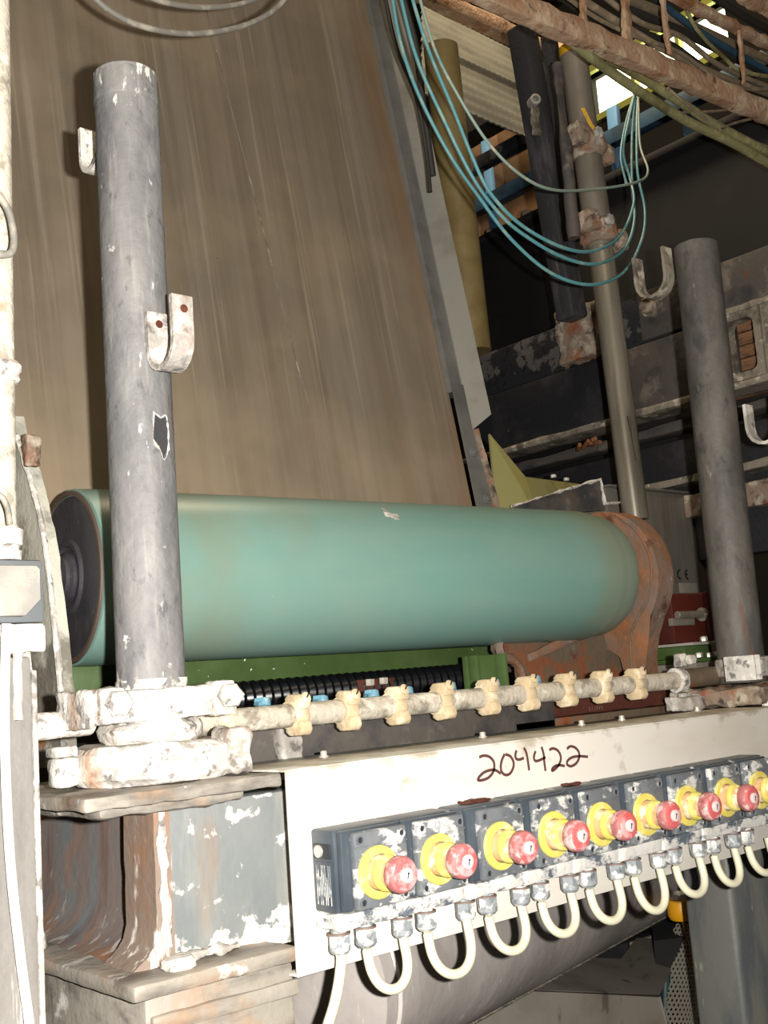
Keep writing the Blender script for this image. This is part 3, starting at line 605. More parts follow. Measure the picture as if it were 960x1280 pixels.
# black corrugated hose
b = B(); pts = []; pr = []
h0 = Vector((.84, 1.70, 1.492)); hd = Vector((1, -.03, .012)).normalized()
for k in range(86):
    pr += [(k * .0095, .027 + (.004 if k % 2 else -.001))]
b.lathe(h0, hd, pr, 24); ho = b.done('ribbed_hose', 'hose'); tag(ho, 'glossy black corrugated hose under the green beam, behind the spray pipe', 'hose')
t = thing('cross_member', 'dark grey cross member behind the stainless panel, white scale patch on it', 'beam', (1.3, 1.52, 1.36))
B().box(.82, 1.70, 1.49, 1.505, 1.375, 1.445, .003).done('face', 'beamgrey', t)
B().box(.82, 1.70, 1.506, 1.78, 1.430, 1.445, .003).done('top', 'beamdark', t)
b = B(); p = (1.0556, 1.4700, 1.4507); b.box(p[0] - .05, p[0] + .055, 1.455, 1.488, p[2] - .004, p[2] + .006, .003); b.box(p[0] - .02, p[0] + .02, 1.470, 1.489, 1.385, p[2], .004); b.rough(.006, 40, .010, 4); b.done('scale_patch', 'crust_grey', t)
# small fittings seen in the gap
b = B(); p = vv((1.2911, 1.6000, 1.4368)); b.cyl(p + Vector((-.012, 0, 0)), p + Vector((.012, 0, 0)), .014, 16, bev=.002); o = b.done('red_white_cap', 'red'); tag(o, 'small faded red plastic cap in the gap below the spray pipe', 'cap')
t = thing('rusty_bolt_bracket', 'rusty brown bracket with two bright bolts beside the black hose', 'bracket', (1.3761, 1.6600, 1.4941))
a = (1.3447, 1.6600, 1.5137); b_ = (1.4352, 1.6600, 1.4846)
B().box(a[0], b_[0], 1.655, 1.68, b_[2] - .02, a[2], .002).done('plate', 'rustdark', t)
for px in (0, 1):
    c = vv((1.3613, 1.6400, 1.5133)) if px == 0 else vv((1.3948, 1.6400, 1.5145)); B().hexh(c, (0, 0, -1), .009, .012).done('bolt', 'boltbright', t)

# ------------------------------------------------------------ spray pipe and its clips
t = thing('spray_pipe', 'limed grey pipe running across in front of the roll, carrying cream clips', 'pipe', (1.4, 1.40, 1.448))
b = B(); b.cyl((.79, 1.40, 1.466), (1.985, 1.40, 1.466), .0175, 24); b.rough(.0018, 60, .02, 4); b.done('pipe', 'limepipe', t)
clip0 = thing('hose_clip', 'first cream hose clip from the left, beside the crusted post clamp', 'clip', (.881, 1.40, 1.44), 'cream clips along the spray pipe')
b = B(); x = .881
b.lathe((x - .012, 1.40, 1.466), (1, 0, 0), [(0, .0178), (0, .0215), (.004, .0235), (.020, .0235), (.024, .0215), (.024, .0178)], 28, cap=False)
b.rough(.0010, 70, .02, 1); b.done('band', 'clip', clip0)
for sg in (1, -1):
    b = B(); b.poly([(1.374, 1.466 + sg * .008), (1.371, 1.466 + sg * .022), (1.376, 1.466 + sg * .030), (1.402, 1.466 + sg * .031), (1.412, 1.466 + sg * .024), (1.405, 1.466 + sg * .016)], 0, x - .011, x + .011)
    bmesh.ops.bevel(b.bm, geom=b.bm.edges[:], offset=.003, segments=2, profile=.5, affect='EDGES'); b.rough(.0010, 90, .02, 1); lug = b.done('lug', 'clip', clip0)
    if sg == 1:
        b = B(); c = Vector((x, 1.3725, 1.466 + .0245)); dd = Vector((0, -1, .35)).normalized(); b.lathe(c, dd, [(0, .0085), (.003, .0085), (.0045, .006)], 16); sc_ = b.done('screw', 'clip', lug)
b = B(); b.obox(Vector((x, 1.3725, 1.4905)) + Vector((0, -.945, .33)) * .0048, ((.35, -.3, .9), (0, -.94, -.33)), .012, .0015, .002); b.done('screw_slot', 'screwdark', clip0)
ordn = ['second', 'third', 'fourth', 'fifth', 'sixth', 'seventh', 'eighth', 'ninth']
for k, xx in enumerate((1.011, 1.107, 1.209, 1.312, 1.419, 1.520, 1.625, 1.729)):
    c = dup(clip0, (xx - .881, 0, 0), ordn[k] + ' cream hose clip from the left on the limed spray pipe'); c.rotation_euler = (random.uniform(-.06, .06), 0, random.uniform(-.04, .04))
dup(clip0, (1.834 - .881, 0, 0), 'last cream hose clip at the right end of the limed spray pipe')
# blue nozzles behind the pipe
first = None
for k, xx in enumerate((.975, 1.085, 1.19, 1.265, 1.365, 1.475, 1.585, 1.685, 1.79)):
    if first is None:
        first = thing('blue_nozzle', '', 'nozzle', (xx, 1.43, 1.47), 'blue nozzles behind the spray pipe')
        B().lathe((xx, 1.425, 1.468), (0.25, .4, .9), [(0, .006), (.014, .006), (.014, .010), (.026, .010), (.028, .007)], 12).done('body', 'bluehose', first)
        B().lathe((xx, 1.436, 1.486), (.3, .3, .9), [(0, .011), (.006, .011)], 6).done('nut', 'bluehose', first); o = first
    else: o = dup(first, (xx - .975, 0, random.uniform(-.004, .003)))
    o['label'] = ('leftmost' if k == 0 else ordn[k-1] if k < 8 else 'last') + (' small blue nozzle behind the spray pipe' if k in (0, 8) else ' small blue nozzle from the left behind the spray pipe')

# ------------------------------------------------------------ posts with hooks
def ucurve(x, yb, yf, zt, zb, tall=0):
    r0 = (yb - yf) / 2; r = abs(r0); cy = (yb + yf) / 2; pts = [(x, yb, zt), (x, yb, max(zb + r + .001, zt * .7 + (zb + r) * .3))]
    for k in range(9):
        a = PI * k / 8; pts.append((x, cy + r0 * math.cos(a), zb + r - r * math.sin(a)))
    pts += [(x, yf, max(zb + r + .001, zt * .7 + (zb + r) * .3)), (x, yf, zt + tall)]; return pts
def hook(par, x, yb, yf, zt, zb, wd, tall, m, holes=True):
    b = B(); b.strip(ucurve(x, yb, yf, zt, zb, tall), (1, 0, 0), wd, .007)
    bmesh.ops.bevel(b.bm, geom=[e for e in b.bm.edges if e.calc_face_angle(0) > .8], offset=.0012, segments=1, profile=.5, affect='EDGES')
    h = b.done('hook', m, par)
    if holes:
        for (yy, zz) in ((yb, zt - .016), (yf, zt + tall - .018)):
            b = B(); b.lathe((x + .002, yy - .0035, zz), (0, -1, 0), [(0, .0055), (.0006, .0055)], 16); b.done('bolt_hole', 'rustdark', h)
    return h
PX, PY = .738, 1.336
t = thing('left_post', 'thick scaled grey round post in front of the roll, with hook strap', 'post', (PX, PY, 1.43))
b = B(); b.pipe((PX, PY, 1.43), (PX - .001, PY, 2.382), .0445, .006, 64); 
b.done('tube', 'post', t)
b = B(); b.lathe((PX - .001, PY, 2.335), (0, 0, 1), [(0, .0447), (.001, .0452), (.038, .0452), (.046, .043), (.048, .040), (.048, .034)], 64, cap=False); b.rough(.0012, 60, .01, 2); b.done('top_collar', 'post', t)
b = B()
for (zz, aa, s2) in ((1.90, -38, 1.0), (1.915, -46, .7), (1.885, -34, .6)):
    a = math.radians(aa - 40); 
p = vv((0.7397, 1.2950, 1.8485)); nrm = (p - Vector((PX, PY, p.z))); nrm.z = 0; nrm.normalize(); c = Vector((PX, PY, p.z)) + nrm * .0448; tg = nrm.cross(Vector((0, 0, 1)))
b = B(); outl = [(-.006, .028), (.003, .022), (.010, .026), (.012, .005), (.011, -.016), (.005, -.030), (.0, -.018), (-.008, -.006)]
u = [b.bm.verts.new(c - nrm * .002 + tg * -x_ + Vector((0, 0, z_))) for x_, z_ in outl]; w2 = [b.bm.verts.new(c + nrm * .0015 + tg * -x_ + Vector((0, 0, z_))) for x_, z_ in outl]
b.bm.faces.new(u); b.bm.faces.new(w2)
for k in range(8): b.bm.faces.new((u[k], u[(k+1) % 8], w2[(k+1) % 8], w2[k]))
lab(b.done('torn_patch', 'blackpost', t), 'dark torn patch with white edges on the post')
b = B(); b.tube([c + nrm * .001 + tg * -x_ * 1.15 + Vector((0, 0, z_ * 1.1)) for x_, z_ in outl + outl[:1]], .0009, 6, smooth=3); b.rough(.0016, 150, .004, 2); b.done('patch_rim', 'crust', t)
hk = vv((0.7332, 1.2900, 1.9452)); hx = vv((0.7350, 1.2900, 1.9843)).x
zt = vv((0.7338, 1.2850, 2.0161)).z; zb = vv((0.7307, 1.2550, 1.9301)).z
hook(t, hx + .006, 1.287, 1.222, zt, zb, .031, .004, 'crust_grey')
p = vv((0.7133, 1.4400, 2.3434)); hook(t, p.x + .016, 1.385, 1.44, p.z, (0.7135, 1.4200, 2.2675)[2], .03, 0, 'crust', False)
b = B(); b.lathe((PX, PY, 1.43), (0, 0, 1), [(0, .052), (.02, .056), (.03, .05), (.055, .048), (.075, .0465), (.10, .0452)], 48, cap=False); b.rough(.005, 34, .008, 2); b.done('scale_skirt', 'crust', t)
# clamp round the foot
t = thing('left_post_clamp', 'white-crusted clamp with hex bolts around the foot of the left post', 'clamp', (PX, 1.28, 1.475))
b = B(); b.box(.622, .793, 1.272, 1.290, 1.478, 1.517, .004); b.cyl((PX, PY, 1.479), (PX, PY, 1.516), .056, 32, bev=.003); b.rough(.0035, 40, .010, 4); b.done('clamp_plate', 'crust', t)
b = B(); b.box(.612, .620, 1.26, 1.35, 1.474, 1.520, .003); b.rough(.003, 40, .012, 3); b.done('end_plate', 'crust', t)
for xx in (.645, .81):
    b = B(); b.box(xx - .016, xx + .014, 1.27 if xx > .7 else 1.255, 1.30, 1.478, 1.522, .004); b.rough(.003, 50, .01, 3, xx * 9); b.done('clamp_lug', 'crust', t)
    b = B(); b.hexh((xx + .002, 1.268 if xx > .7 else 1.256, 1.502), (-.25, -1, 0), .017, .016); b.rough(.0015, 70, .01, 1); b.done('hex_bolt', 'crust', t)
# flange casting
t = thing('flange_casting', 'heavily limed round-cornered flange casting carrying the left post', 'casting', (.70, 1.30, 1.402))
b = B(); b.cyl((.734, 1.336, 1.402), (.734, 1.336, 1.449), .104, 64, bev=.008); b.rough(.005, 26, .011, 4); b.done('body', 'crust', t)
b = B(); b.cyl((.734, 1.336, 1.445), (.734, 1.336, 1.477), .066, 40, bev=.01); b.rough(.007, 34, .010, 4, 3); b.done('neck', 'crust', t)
b = B(); b.box(.795, .826, 1.235, 1.30, 1.403, 1.462, .008, 2); b.rough(.006, 34, .010, 3, 5); b.done('corner_scale', 'crust_grey', t)
tag(B().cyl((.50, 1.345, 1.481), (.655, 1.345, 1.481), .0165, 20, bev=.001).rough(.002, 50, .02, 3).done('stub_pipe', 'crust'), 'short limed pipe running left from the crusted clamp', 'pipe')
t = thing('flange_bolt', 'square limed bolt head left of the flange casting', 'bolt', (0.5996, 1.3000, 1.4212))
p = vv((0.6157, 1.3300, 1.4268)); 
B().box(p.x - .016, p.x + .014, 1.325, 1.355, p.z - .02, p.z + .014, .004).rough(.003, 40, .012, 3).done('nut', 'crust', t)
B().box(p.x - .018, p.x + .012, 1.325, 1.355, p.z + .015, p.z + .028, .003).done('head', 'crust_grey', t)

# right post
RX, RY = 2.148, 1.345
t = thing('right_post', 'worn dark-grey round post at the right edge, with two strap hooks', 'post', (RX, RY, 1.46))
b = B(); b.pipe((RX - .008, RY, 1.45), (RX + .012, RY, 2.425), .0485, .007, 64); b.done('tube', 'post_far', t)
b = B(); b.cyl((RX + .012, RY, 2.395), (RX + .0125, RY, 2.428), .0465, 48, bev=.008); b.rough(.001, 60, .02, 1); b.done('top_cap', 'post_far', t)
p = vv((2.2224, 1.5000, 2.3877)); pb_ = vv((2.2146, 1.4600, 2.3378)); pt = vv((2.2307, 1.5000, 2.4333))
hook(t, RX - .024, 1.40, 1.48, pt.z, pb_.z - .01, .033, 0, 'lip', False)
p = vv((2.2011, 1.3000, 2.0483)); p2 = vv((2.1535, 1.2600, 1.9545))
hook(t, p.x + .004, 1.294, 1.215, p.z + .0, p2.z, .030, .004, 'crust_grey', False)
t = thing('right_post_clamp', 'limed bolted clamp plates around the foot of the right post', 'clamp', (RX, 1.30, 1.46))
b = B(); b.box(2.04, 2.30, 1.275, 1.290, 1.462, 1.502, .003); b.cyl((RX, RY, 1.463), (RX, RY, 1.501), .058, 32, bev=.003); b.rough(.002, 40, .014, 3); b.done('clamp_plate', 'crust_grey', t)
for k, xx in enumerate((2.035, 2.055)):
    b = B(); b.box(xx, xx + .006, 1.25, 1.32, 1.456, 1.506, .002); b.done('side_plate', 'crust', t)
b = B(); b.hexh((2.085, 1.273, 1.482), (0, -1, 0), .015, .014); b.rough(.0015, 70, .01, 1); b.done('hex_bolt', 'crust_grey', t)
t = thing('flange_casting', 'brown and white scaled casting at the foot of the right post', 'casting', (2.2, 1.33, 1.406))
b = B(); b.box(2.025, 2.45, 1.245, 1.45, 1.406, 1.442, .008); b.rough(.009, 30, .012, 5, 2); b.done('body', 'crust_rust', t)
b = B(); b.box(2.06, 2.42, 1.232, 1.262, 1.405, 1.418, .004); b.rough(.008, 40, .010, 4, 4); b.done('scale_edge', 'crust', t)
# pipe end coupling
t = thing('pipe_end_coupling', 'limed bolted coupling at the right end of the spray pipe', 'coupling', (2.0, 1.40, 1.44))
b = B(); b.lathe((1.975, 1.40, 1.466), (1, 0, 0), [(0, .019), (0, .025), (.02, .025), (.022, .02)], 24); b.rough(.003, 50, .01, 2); b.done('ring', 'crust', t)
for sg in (1, -1):
    b = B(); b.box(1.985, 2.005, 1.385, 1.405, 1.466 + sg * .040 - .014, 1.466 + sg * .040 + .014, .003); b.rough(.003, 50, .008, 2, sg); b.done('lug', 'crust_grey', t)
    b = B(); b.hexh((2.006, 1.38, 1.466 + sg * .040), (-.3, -1, 0), .011, .012); b.done('hex_bolt', 'crust_grey', t)
tag(B().cyl((2.0, 1.40, 1.468), (2.40, 1.40, 1.468), .020, 24).done('brown_pipe', 'rustgrey'), 'brown-grey pipe between the pipe coupling and the right post clamp', 'pipe')
tag(B().box(1.96, 2.02, 1.36, 1.42, 1.404, 1.432, .004).rough(.005, 40, .010, 4).done('scaled_block', 'crust_grey'), 'scaled grey block under the pipe coupling, on the stainless panel', 'block')

# ------------------------------------------------------------ CE cabinet and red bearing on the right
t = thing('steel_cabinet', 'stainless cabinet with CE mark behind the rusty bearing arm', 'cabinet', (2.8033, 1.9500, 1.6951))
a = (2.6858, 1.9500, 2.0053); b_ = (2.9821, 1.9500, 2.0023); c = (2.9524, 1.9500, 1.6871)
z_t, z_b = (a[2] + b_[2]) / 2 , c[2]
B().box(a[0] - .16, b_[0] + .005, 1.95, 2.25, z_b - .10, z_t, .004).done('body', 'cebox', t)
B().box(a[0] - .16, b_[0] + .012, 1.935, 2.25, z_t, z_t + .006, .002).done('lid_edge', 'cebox', t)
B().box(b_[0] - .014, b_[0] + .005, 1.942, 1.949, z_b - .10, z_t, .002).done('door_edge', 'cebox', t)
pc = vv((2.8523, 1.9450, 1.7585)); hh = .013
def arcC(cx, cz, r, a0, a1, yy, wd, b):
    pts = [(cx + r * math.cos(math.radians(a0 + (a1 - a0) * k / 12)), yy, cz + r * math.sin(math.radians(a0 + (a1 - a0) * k / 12))) for k in range(13)]
    b.strip(pts, (0, 1, 0), .001, wd)
b = B(); arcC(pc.x - .018, pc.z, hh, 90, 270, 1.948, .0045, b); arcC(pc.x + .020, pc.z, hh, 90, 270, 1.948, .0045, b); b.box(pc.x + .008, pc.x + .019, 1.9475, 1.9485, pc.z - .002, pc.z + .002)
b.done('ce_mark', 'blackink', t)
B().box(pc.x - .03, pc.x + .06, 1.948, 1.9495, pc.z - .055, pc.z - .025, .0005).done('data_plate', 'steel_dull', t)
q = (3.1697, 2.0500, 1.9771); q2 = (3.1712, 2.0500, 1.4621)
t = thing('brown_guard', 'plain brown guard panel with small white fitting, right of the steel cabinet', 'panel', (q[0], 2.07, 0))
B().box(q[0], q[0] + .16, 2.05, 2.10, .0, q[2] + .02, .003).done('panel', 'brownpanel', t)
b = B(); p = vv((3.1527, 2.0300, 1.8432)); b.box(p.x - .012, p.x + .012, 2.02, 2.052, p.z - .03, p.z + .04, .003); b.rough(.003, 60, .01, 3); b.done('white_fitting', 'crust', t)
t = thing('red_bearing_block', 'dark red bearing block with a chrome pin and green foot, right of the rusty disc', 'bearing block', (2.5349, 1.7500, 1.4967))
a = (2.4922, 1.7500, 1.6815); b_ = (2.6410, 1.7500, 1.5518)
B().box(a[0], b_[0], 1.75, 1.90, b_[2], a[2], .003).done('block', 'redpaint', t)
B().box(b_[0] - .001, b_[0] + .012, 1.74, 1.90, b_[2] - .002, a[2] + .003, .002).done('edge_plate', 'redpaint', t)
pp = vv((2.5810, 1.7200, 1.6229)); p0 = vv((2.4667, 1.7200, 1.6226))
B().cyl(p0, pp, .010, 20, bev=.002).done('pin', 'chrome', t); B().lathe(pp - Vector((.004, 0, 0)), (1, 0, 0), [(0, .018), (.006, .018), (.008, .012)], 20).done('pin_collar', 'chrome', t)
B().box(p0.x, pp.x - .015, 1.735, 1.749, p0.z - .026, p0.z - .006, .002).done('pin_bracket', 'steel_dull', t)
zf = (2.5021, 1.7200, 1.5518)[2]
B().box(a[0], b_[0] + .015, 1.70, 1.90, zf - .008, zf - .001, .001).done('top_plate', 'boltbright', t)
B().box(a[0] + .005, b_[0] - .02, 1.73, 1.88, zf - .040, zf - .009, .002).done('green_foot', 'green', t)
B().box(a[0] - .01, b_[0] + .03, 1.69, 1.90, zf - .052, zf - .041, .001).done('base_plate', 'green', t)
B().box(a[0] - .01, b_[0] + .03, 1.69, 1.90, zf - .075, zf - .053, .002).done('base_rail', 'steel_dull', t)
B().box(a[0] + .03, b_[0] - .02, 1.76, 1.90, zf - .135, zf - .076, .002).done('pedestal', 'brownpanel', t)
for (xx, zz, r) in ((.25, .036, .010), (.80, .036, .010), (.55, .038, .007), (.45, -.0, .010)):
    X_ = a[0] + (b_[0] - a[0]) * xx
    B().hexh((X_, 1.71, zf - zz - .004 if zz else zf + .001), (0, 0, 1), r, .012).done('bolt', 'boltbright', t)
for xx in (.35, .95):
    X_ = a[0] + (b_[0] - a[0]) * xx
    B().hexh((X_, 1.71, zf - .076), (0, 0, -1), .011, .018).done('bolt', 'boltbright' if xx > .5 else 'rust', t)

# ------------------------------------------------------------ girder (left, below post)
t = thing('support_girder', 'blue-grey machine girder with limed flanges below the left post', 'girder', (.75, 1.35, 0))
b = B(); b.box(.573, .842, 1.20, 1.58, 1.384, 1.4005, .004); b.box(.60, .80, 1.22, 1.5, 1.372, 1.386, .006); b.rough(.003, 34, .014, 4); b.done('top_flange', 'flange', t)
B().box(.90, 2.6, 1.215, 1.48, 1.384, 1.3985, .002).done('rear_top_flange', 'girder', t)
B().box(.712, 2.3, 1.262, 1.33, 1.18, 1.372, .002).done('web', 'girder', t)
# rounded end of the web running into the flange (fillet)
pl = [(.690, 1.384), (.712, 1.384), (.712, 1.19), (.655, 1.19), (.664, 1.196), (.676, 1.204), (.684, 1.215), (.688, 1.232)]
b = B(); b.poly(pl, 1, 1.258, 1.335); b.rough(.0015, 40, .02, 3); b.done('web_end', 'girder_rust', t)
# receding side web behind, with cove at its foot
pl = [(.728, 1.384), (.745, 1.384), (.745, 1.19), (.665, 1.19), (.69, 1.197), (.71, 1.212), (.722, 1.235)]
B().poly(pl, 1, 1.337, 1.80).done('side_web', 'recess', t)
b = B(); b.box(.625, .850, 1.20, 1.60, 1.171, 1.190, .005); b.rough(.0022, 30, .016, 4); b.done('bottom_flange', 'flange', t)
b = B(); b.cyl((.700, 1.232, 1.188), (.700, 1.232, 1.203), .020, 16, bev=.004); b.rough(.005, 50, .007, 3); b.done('limed_bolt', 'crust', t)
b = B(); b.cyl((.638, 1.50, 1.188), (.638, 1.50, 1.215), .018, 16, bev=.004); b.rough(.004, 50, .007, 3); b.done('limed_bolt', 'crust_grey', t)
b = B(); b.box(.645, .852, 1.214, 1.55, .0, 1.170, .006); b.done('foot', 'flange', t)
b = B(); b.box(.650, .853, 1.205, 1.213, 1.131, 1.150, .003); b.rough(.002, 40, .01, 3); b.done('foot_ledge', 'flange', t)
# scale runs along web foot
b = B(); b.box(.72, .80, 1.247, 1.262, 1.190, 1.200, .003); b.rough(.007, 50, .006, 4); b.done('scale_run', 'crust_grey', t)
b = B(); b.box(.694, .706, 1.2535, 1.2585, 1.21, 1.38, .002); b.rough(.006, 40, .006, 4); b.done('scale_run', 'crust', t)

# ------------------------------------------------------------ stainless panel
PXL, PXR = .845, 2.55
t = thing('control_panel_plate', 'long stainless panel with handwritten number, carrying the stop boxes', 'panel', (1.6, 1.2, 1.15))
B().box(PXL, PXR, 1.197, 1.200, 1.153, 1.401, .0008).done('face', 'steel', t)
B().box(PXL, PXR, 1.2005, 1.345, 1.4005, 1.4035, .001).done('top_fold', 'steel', t)
B().box(PXL, PXR, 1.2005, 1.225, 1.153, 1.156, .001).done('bottom_fold', 'steel', t)
for k, xx in enumerate((1.008, 1.335, 1.585, 1.70, 1.94)):
    b = B(); b.lathe((xx, 1.33, 1.4036), (0, 0, 1), [(0, .0065), (.001, .0075), (.002, .0075), (.003, .005), (.008, .005), (.0095, .004)], 12); b.done('screw', 'boltbright', t)
# 204422 : centrelines read off the panel, drawn in marker
def zp(x, y): return None
DIG = [
 [(1.1904, 1.1965, 1.3864), (1.1990, 1.1965, 1.3877), (1.2100, 1.1965, 1.3855), (1.2186, 1.1965, 1.3785), (1.2199, 1.1965, 1.3702), (1.2154, 1.1965, 1.3615), (1.2045, 1.1965, 1.3551), (1.1910, 1.1965, 1.3534), (1.1839, 1.1965, 1.3545), (1.1877, 1.1965, 1.3592), (1.1990, 1.1965, 1.3643), (1.2126, 1.1965, 1.3658), (1.2225, 1.1965, 1.3642), (1.2320, 1.1965, 1.3586)],
 [(1.2441, 1.1965, 1.3859), (1.2371, 1.1965, 1.3778), (1.2332, 1.1965, 1.3677), (1.2355, 1.1965, 1.3594), (1.2436, 1.1965, 1.3552), (1.2534, 1.1965, 1.3575), (1.2607, 1.1965, 1.3661), (1.2609, 1.1965, 1.3743), (1.2549, 1.1965, 1.3820), (1.2458, 1.1965, 1.3852)],
 [(1.2704, 1.1965, 1.3888), (1.2671, 1.1965, 1.3832), (1.2674, 1.1965, 1.3772), (1.2741, 1.1965, 1.3748), (1.2850, 1.1965, 1.3761)],
 [(1.2870, 1.1965, 1.3910), (1.2913, 1.1965, 1.3833), (1.2931, 1.1965, 1.3700), (1.2940, 1.1965, 1.3568)],
 [(1.3122, 1.1965, 1.3839), (1.3074, 1.1965, 1.3758), (1.3093, 1.1965, 1.3696), (1.3183, 1.1965, 1.3693), (1.3335, 1.1965, 1.3726)],
 [(1.3266, 1.1965, 1.3890), (1.3297, 1.1965, 1.3784), (1.3297, 1.1965, 1.3652), (1.3306, 1.1965, 1.3521)],
 [(1.3438, 1.1965, 1.3826), (1.3519, 1.1965, 1.3842), (1.3618, 1.1965, 1.3809), (1.3679, 1.1965, 1.3736), (1.3680, 1.1965, 1.3650), (1.3611, 1.1965, 1.3572), (1.3500, 1.1965, 1.3516), (1.3453, 1.1965, 1.3515), (1.3497, 1.1965, 1.3559), (1.3612, 1.1965, 1.3578), (1.3760, 1.1965, 1.3551)],
 [(1.3852, 1.1965, 1.3806), (1.3937, 1.1965, 1.3836), (1.4049, 1.1965, 1.3807), (1.4126, 1.1965, 1.3731), (1.4122, 1.1965, 1.3645), (1.4042, 1.1965, 1.3566), (1.3911, 1.1965, 1.3532), (1.3820, 1.1965, 1.3569), (1.3848, 1.1965, 1.3628), (1.3970, 1.1965, 1.3666), (1.4145, 1.1965, 1.3664), (1.4338, 1.1965, 1.3636)]]
b = B()
for st in DIG: b.strip([Vector((p[0], 1.1967, p[2])) for p in smooth_path(st, 5)], (0, 1, 0), .0006, .0042)
lab(b.done('marker_writing', 'ink', t), 'number 204422 handwritten in dark marker')

# ------------------------------------------------------------ emergency stop boxes
BX0 = .877; PITCH = .109
def stop_box(x0, label):
    t = thing('stop_button_box', label, 'switch box', (x0 + .05, 1.165, 1.205), 'emergency stop boxes on the stainless panel')
    W = .1065
    b = B(); b.box(x0, x0 + W, 1.150, 1.1965, 1.226, 1.327, .004); b.box(x0 + .004, x0 + W - .004, 1.140, 1.151, 1.228, 1.325, .003); b.done('case', 'boxdark', t)
    b = B(); b.box(x0 - .001, x0 + W + .001, 1.144, 1.1965, 1.206, 1.2255, .003); b.rough(.0025, 50, .008, 3); b.done('lower_ledge', 'boxcrust', t)
    lx0, lx1 = x0 + .016, x0 + W - .004
    b = B(); b.box(lx0, lx1, 1.128, 1.1395, 1.229, 1.322, .003); lid = b.done('lid', 'boxgrey', t)
    for rz in (1.303, 1.246): B().box(lx0 + .001, lx1 - .001, 1.1262, 1.1285, rz, rz + .002, .0006).done('lid_rib', 'boxgrey', lid)
    for (sx, sz) in ((lx0 + .009, 1.313), (lx1 - .009, 1.313), (lx0 + .009, 1.238), (lx1 - .009, 1.238)):
        b = B(); b.lathe((sx, 1.1285, sz), (0, -1, 0), [(0, .0058), (.0022, .0058), (.0022, .004), (.0006, .004), (.0006, .0004)], 18); b.done('screw', 'boxgrey', lid)
        b = B(); b.lathe((sx, 1.1279, sz), (0, -1, 0), [(0, .0038), (.0004, .0038)], 14); b.done('screw_recess', 'screwdark', lid)
    cx, cz = x0 + .051, 1.271
    b = B(); b.lathe((cx, 1.128, cz), (0, -1, 0), [(0, .0325), (.003, .0325), (.0042, .0315), (.0042, .0225), (.001, .0225)], 40, cap=False); b.done('yellow_ring', 'yring', t)
    b = B(); b.lathe((cx, 1.127, cz), (0, -1, 0), [(0, .0215), (.012, .0200), (.013, .0170), (.034, .0165)], 36); b.done('collar', 'ystem', t)
    b = B(); b.lathe((cx, 1.1135, cz), (0, -1, 0), [(0, .0202), (.002, .0225), (.006, .0225), (.009, .0205)], 36); b.done('inner_ring', 'yring', t)
    b = B(); b.lathe((cx, 1.094, cz), (0, -1, 0), [(0, .015), (.001, .0205), (.004, .0222), (.012, .0222), (.0155, .0212), (.0175, .0185)], 36); kn = b.done('button_head', 'redside', t)
    b = B(); b.lathe((cx, 1.0767, cz), (0, -1, 0), [(0, .0188), (.0018, .0182), (.0024, .017), (.0018, .0095), (.0018, .0002)], 32); b.done('button_face', 'red', kn)
    b = B(); b.lathe((cx, 1.075, cz), (0, -1, 0), [(0, .0088), (.003, .0088), (.0036, .0075)], 24); b.done('lock_face', 'lock', kn)
    b = B(); b.obox((cx - .0003, 1.0712, cz - .001), ((.25, 0, 1), (0, -1, 0)), .0065, .0008, .0011); b.lathe((cx + .0008, 1.0714, cz + .0022), (0, -1, 0), [(0, .0014), (.0006, .0014)], 10); b.done('keyhole', 'screwdark', kn)
    for gx in (x0 + .014, x0 + .056):
        b = B(); b.lathe((gx, 1.168, 1.2055), (0, 0, -1), [(0, .0105), (.006, .0105)], 16); b.lathe((gx, 1.168, 1.199), (0, 0, -1), [(0, .0145), (.013, .0145)], 6)
        b.lathe((gx, 1.168, 1.186), (0, 0, -1), [(0, .0138), (.006, .0135), (.010, .010), (.010, .007)], 16); b.rough(.0007, 80, .02, 1); gl = b.done('cable_gland', 'gland', t)
        b = B(); b.lathe((gx, 1.168, 1.2015), (0, 0, -1), [(0, .0145), (.0025, .0145)], 20); b.done('washer', 'glandring', gl)
    return t
stop0 = stop_box(BX0, 'leftmost emergency stop box, label side and three grey faces visible')
# the leftmost box also shows a rating label and screw clip on its side
b = B(); b.box(BX0 - .0012, BX0 - .0002, 1.155, 1.190, 1.232, 1.288, .0004); sl = b.done('side_label', 'boxdark', stop0)
b = B()
for k in range(9):
    yy = 1.158 + k * .0034; z_a = 1.236 + (.010 if k % 3 == 1 else 0); b.box(BX0 - .0016, BX0 - .0011, yy, yy + .0011, z_a, 1.284 - (.014 if k % 4 == 2 else 0))
b.done('label_lines', 'gland', sl)
b = B(); b.box(BX0 - .003, BX0 - .0002, 1.155, 1.188, 1.292, 1.310, .0008); b.done('side_clip', 'screwdark', stop0)
b = B(); b.lathe((BX0 - .003, 1.176, 1.301), (-1, 0, 0), [(0, .008), (.0025, .0075), (.003, .004)], 18); b.done('side_screw', 'screw', stop0)
side = [sl] + [c for c in stop0.children if c.name.startswith('side_')]
sname = ['second', 'third', 'fourth', 'fifth', 'sixth', 'seventh', 'eighth']
offs = [0, .104, .220, .330, .438, .549, .659, .770, .875]
base_children = [c for c in stop0.children if not c.name.startswith('side_')]
for k in range(1, 9):
    r = stop0.copy(); COL.objects.link(r); r.location = stop0.location + Vector((offs[k], 0, 0))
    r['label'] = (sname[k-1] + ' emergency stop box from the left on the stainless panel') if k < 8 else 'last emergency stop box, cut off by the right edge of the photo'
    for ch in base_children:
        c = ch.copy(); COL.objects.link(c); c.parent = r
        for g in ch.children:
            d_ = g.copy(); COL.objects.link(d_); d_.parent = c
